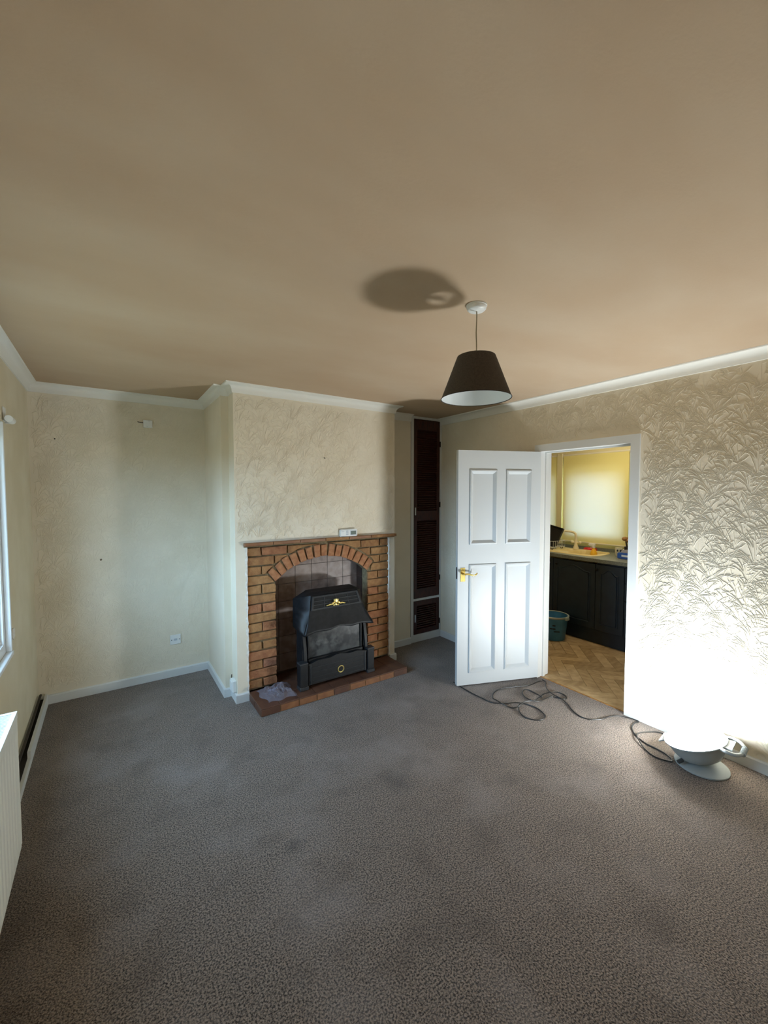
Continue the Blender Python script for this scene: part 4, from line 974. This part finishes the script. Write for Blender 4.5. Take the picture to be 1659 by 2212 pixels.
MB().lathe([(0, .931), (.036, .931), (.042, 1.04), (.036, 1.04), (.033, .94), (0, .94)], (ux, uy, 0), 20).build('pot_body', 'pot_dark', ut, smooth=True)
for dx, dy, hz_ in ((-.012, .026, .075), (.012, -.012, .09), (0, .004, .06)):
    st = MB().tube([(ux, uy, .95), (ux+dx, uy+dy, 1.04+hz_)], .007, 8).build('brush_handle', 'pot_dark', ut)
    MB().ball((ux+dx, uy+dy*1.3, 1.05+hz_), .030, .032, .024, 12, 8).build('brush_head', 'wood_brush', st, smooth=True)
fc = MB(); vs = []
for j in range(7):
    for i in range(11):
        u, v = i/10, j/6; e = min(u, 1-u, v, 1-v)
        vs.append((4.56+.11*v, 2.10+.15*u, .9955+(0 if e == 0 else .012+.014*abs(math.sin(u*7+v*3)))))
fc.add(vs, [(j*11+i, j*11+i+1, (j+1)*11+i+1, (j+1)*11+i) for j in range(6) for i in range(10)])
fc.build('folded_cloth', 'cloth_grey', smooth=True, label='grey cloth lying on the blue packet by the door frame', cat='cloth')
pk = root('blue_packet', (4.53, 2.17, .93), 'blue packet on worktop at the right door frame edge', 'packet')
MB().box(4.53, 4.68, 2.09, 2.262, .931, .994).build('packet_body', 'packet_blue', pk, bevel=.008, seg=2)
MB().box(4.529, 4.5315, 2.15, 2.215, .955, .975).build('packet_label', 'packet_white', pk)
# bucket
BKX, BKY = 4.145, 2.745
bu = root('blue_bucket', (BKX, BKY, 0), 'round blue plastic bucket on kitchen floor at door edge', 'bucket')
MB().lathe([(0, -.0018), (.112, -.0018), (.118, .004), (.150, .262), (.144, .262), (.112, .010), (0, .010)], (BKX, BKY, 0), 40).build('bucket_body', 'bucket_blue', bu, smooth=True)
MB().lathe([(.150, .250), (.158, .252), (.160, .268), (.150, .272), (.143, .268), (.145, .262)], (BKX, BKY, 0), 40, closed=True).build('bucket_rim', 'bucket_rim', bu, smooth=True)
MB().box(BKX-.03, BKX+.03, BKY-.174, BKY-.148, .236, .272).build('pouring_lip', 'bucket_rim', bu, bevel=.006)
hp = [(BKX+.158*math.cos(a), BKY+.158*math.sin(a)*1.0, .262+.006*math.sin(a*2)) for a in [PI*.35+PI*i/16 for i in range(17)]]
MB().tube(hp, .004, 6).build('bail_handle', 'steel', bu, smooth=True)
cv = math.atan2(-BKY, -BKX)
for da, z, w, h in ((.02, .178, .030, .018), (.04, .140, .026, .014), (.24, .110, .060, .012), (-.18, .140, .03, .012)):
    a = cv+da; r = .1185+(.150-.1185)*(z/.262)
    MB().box(-.0012, .0012, -w/2, w/2, -h/2, h/2).xf(Matrix.Translation((BKX+(r+.0005)*math.cos(a), BKY+(r+.0005)*math.sin(a), z)) @ Matrix.Rotation(a, 4, 'Z')).build('printed_mark', 'mark_dark', bu)
# plug on the kitchen face of the wall just past the hinge jamb
pg = root('plug_adaptor', (KW, 2.29, .2), 'white plug adaptor low on kitchen wall past the door hinge', 'plug')
MB().box(KW+.0005, KW+.014, 2.278, 2.364, .180, .266).build('socket_plate', 'white_plastic', pg, bevel=.003)
MB().box(KW+.014, KW+.062, 2.284, 2.336, .196, .252).build('adaptor_body', 'white_plastic', pg, bevel=.006, seg=2)
MB().tube([(KW+.040, 2.305, .197), (KW+.042, 2.303, .15), (KW+.036, 2.30, .09), (KW+.034, 2.299, .03)], .006, 8).build('plug_lead', 'white_plastic', pg, smooth=True)
# fill light added on the kitchen ceiling, out of sight, to brighten the room
kl = root('kitchen_fill_light', (4.10, 2.30, H), 'round opal fill light added out of sight to brighten the kitchen', 'ceiling light')
MB().lathe([(0, H-.020), (.150, H-.020), (.155, H-.012), (.155, H), (0, H)], (4.10, 2.30, 0), 32).build('light_base', 'white_plastic', kl, smooth=True)
emit('kitchen_fill_glow', (1.0, .90, .66, 1), 55.0)
MB().lathe([(.140, H-.020), (.130, H-.045), (.100, H-.062), (.05, H-.070), (0, H-.072)], (4.10, 2.30, 0), 32).build('opal_bowl', 'kitchen_fill_glow', kl, smooth=True)
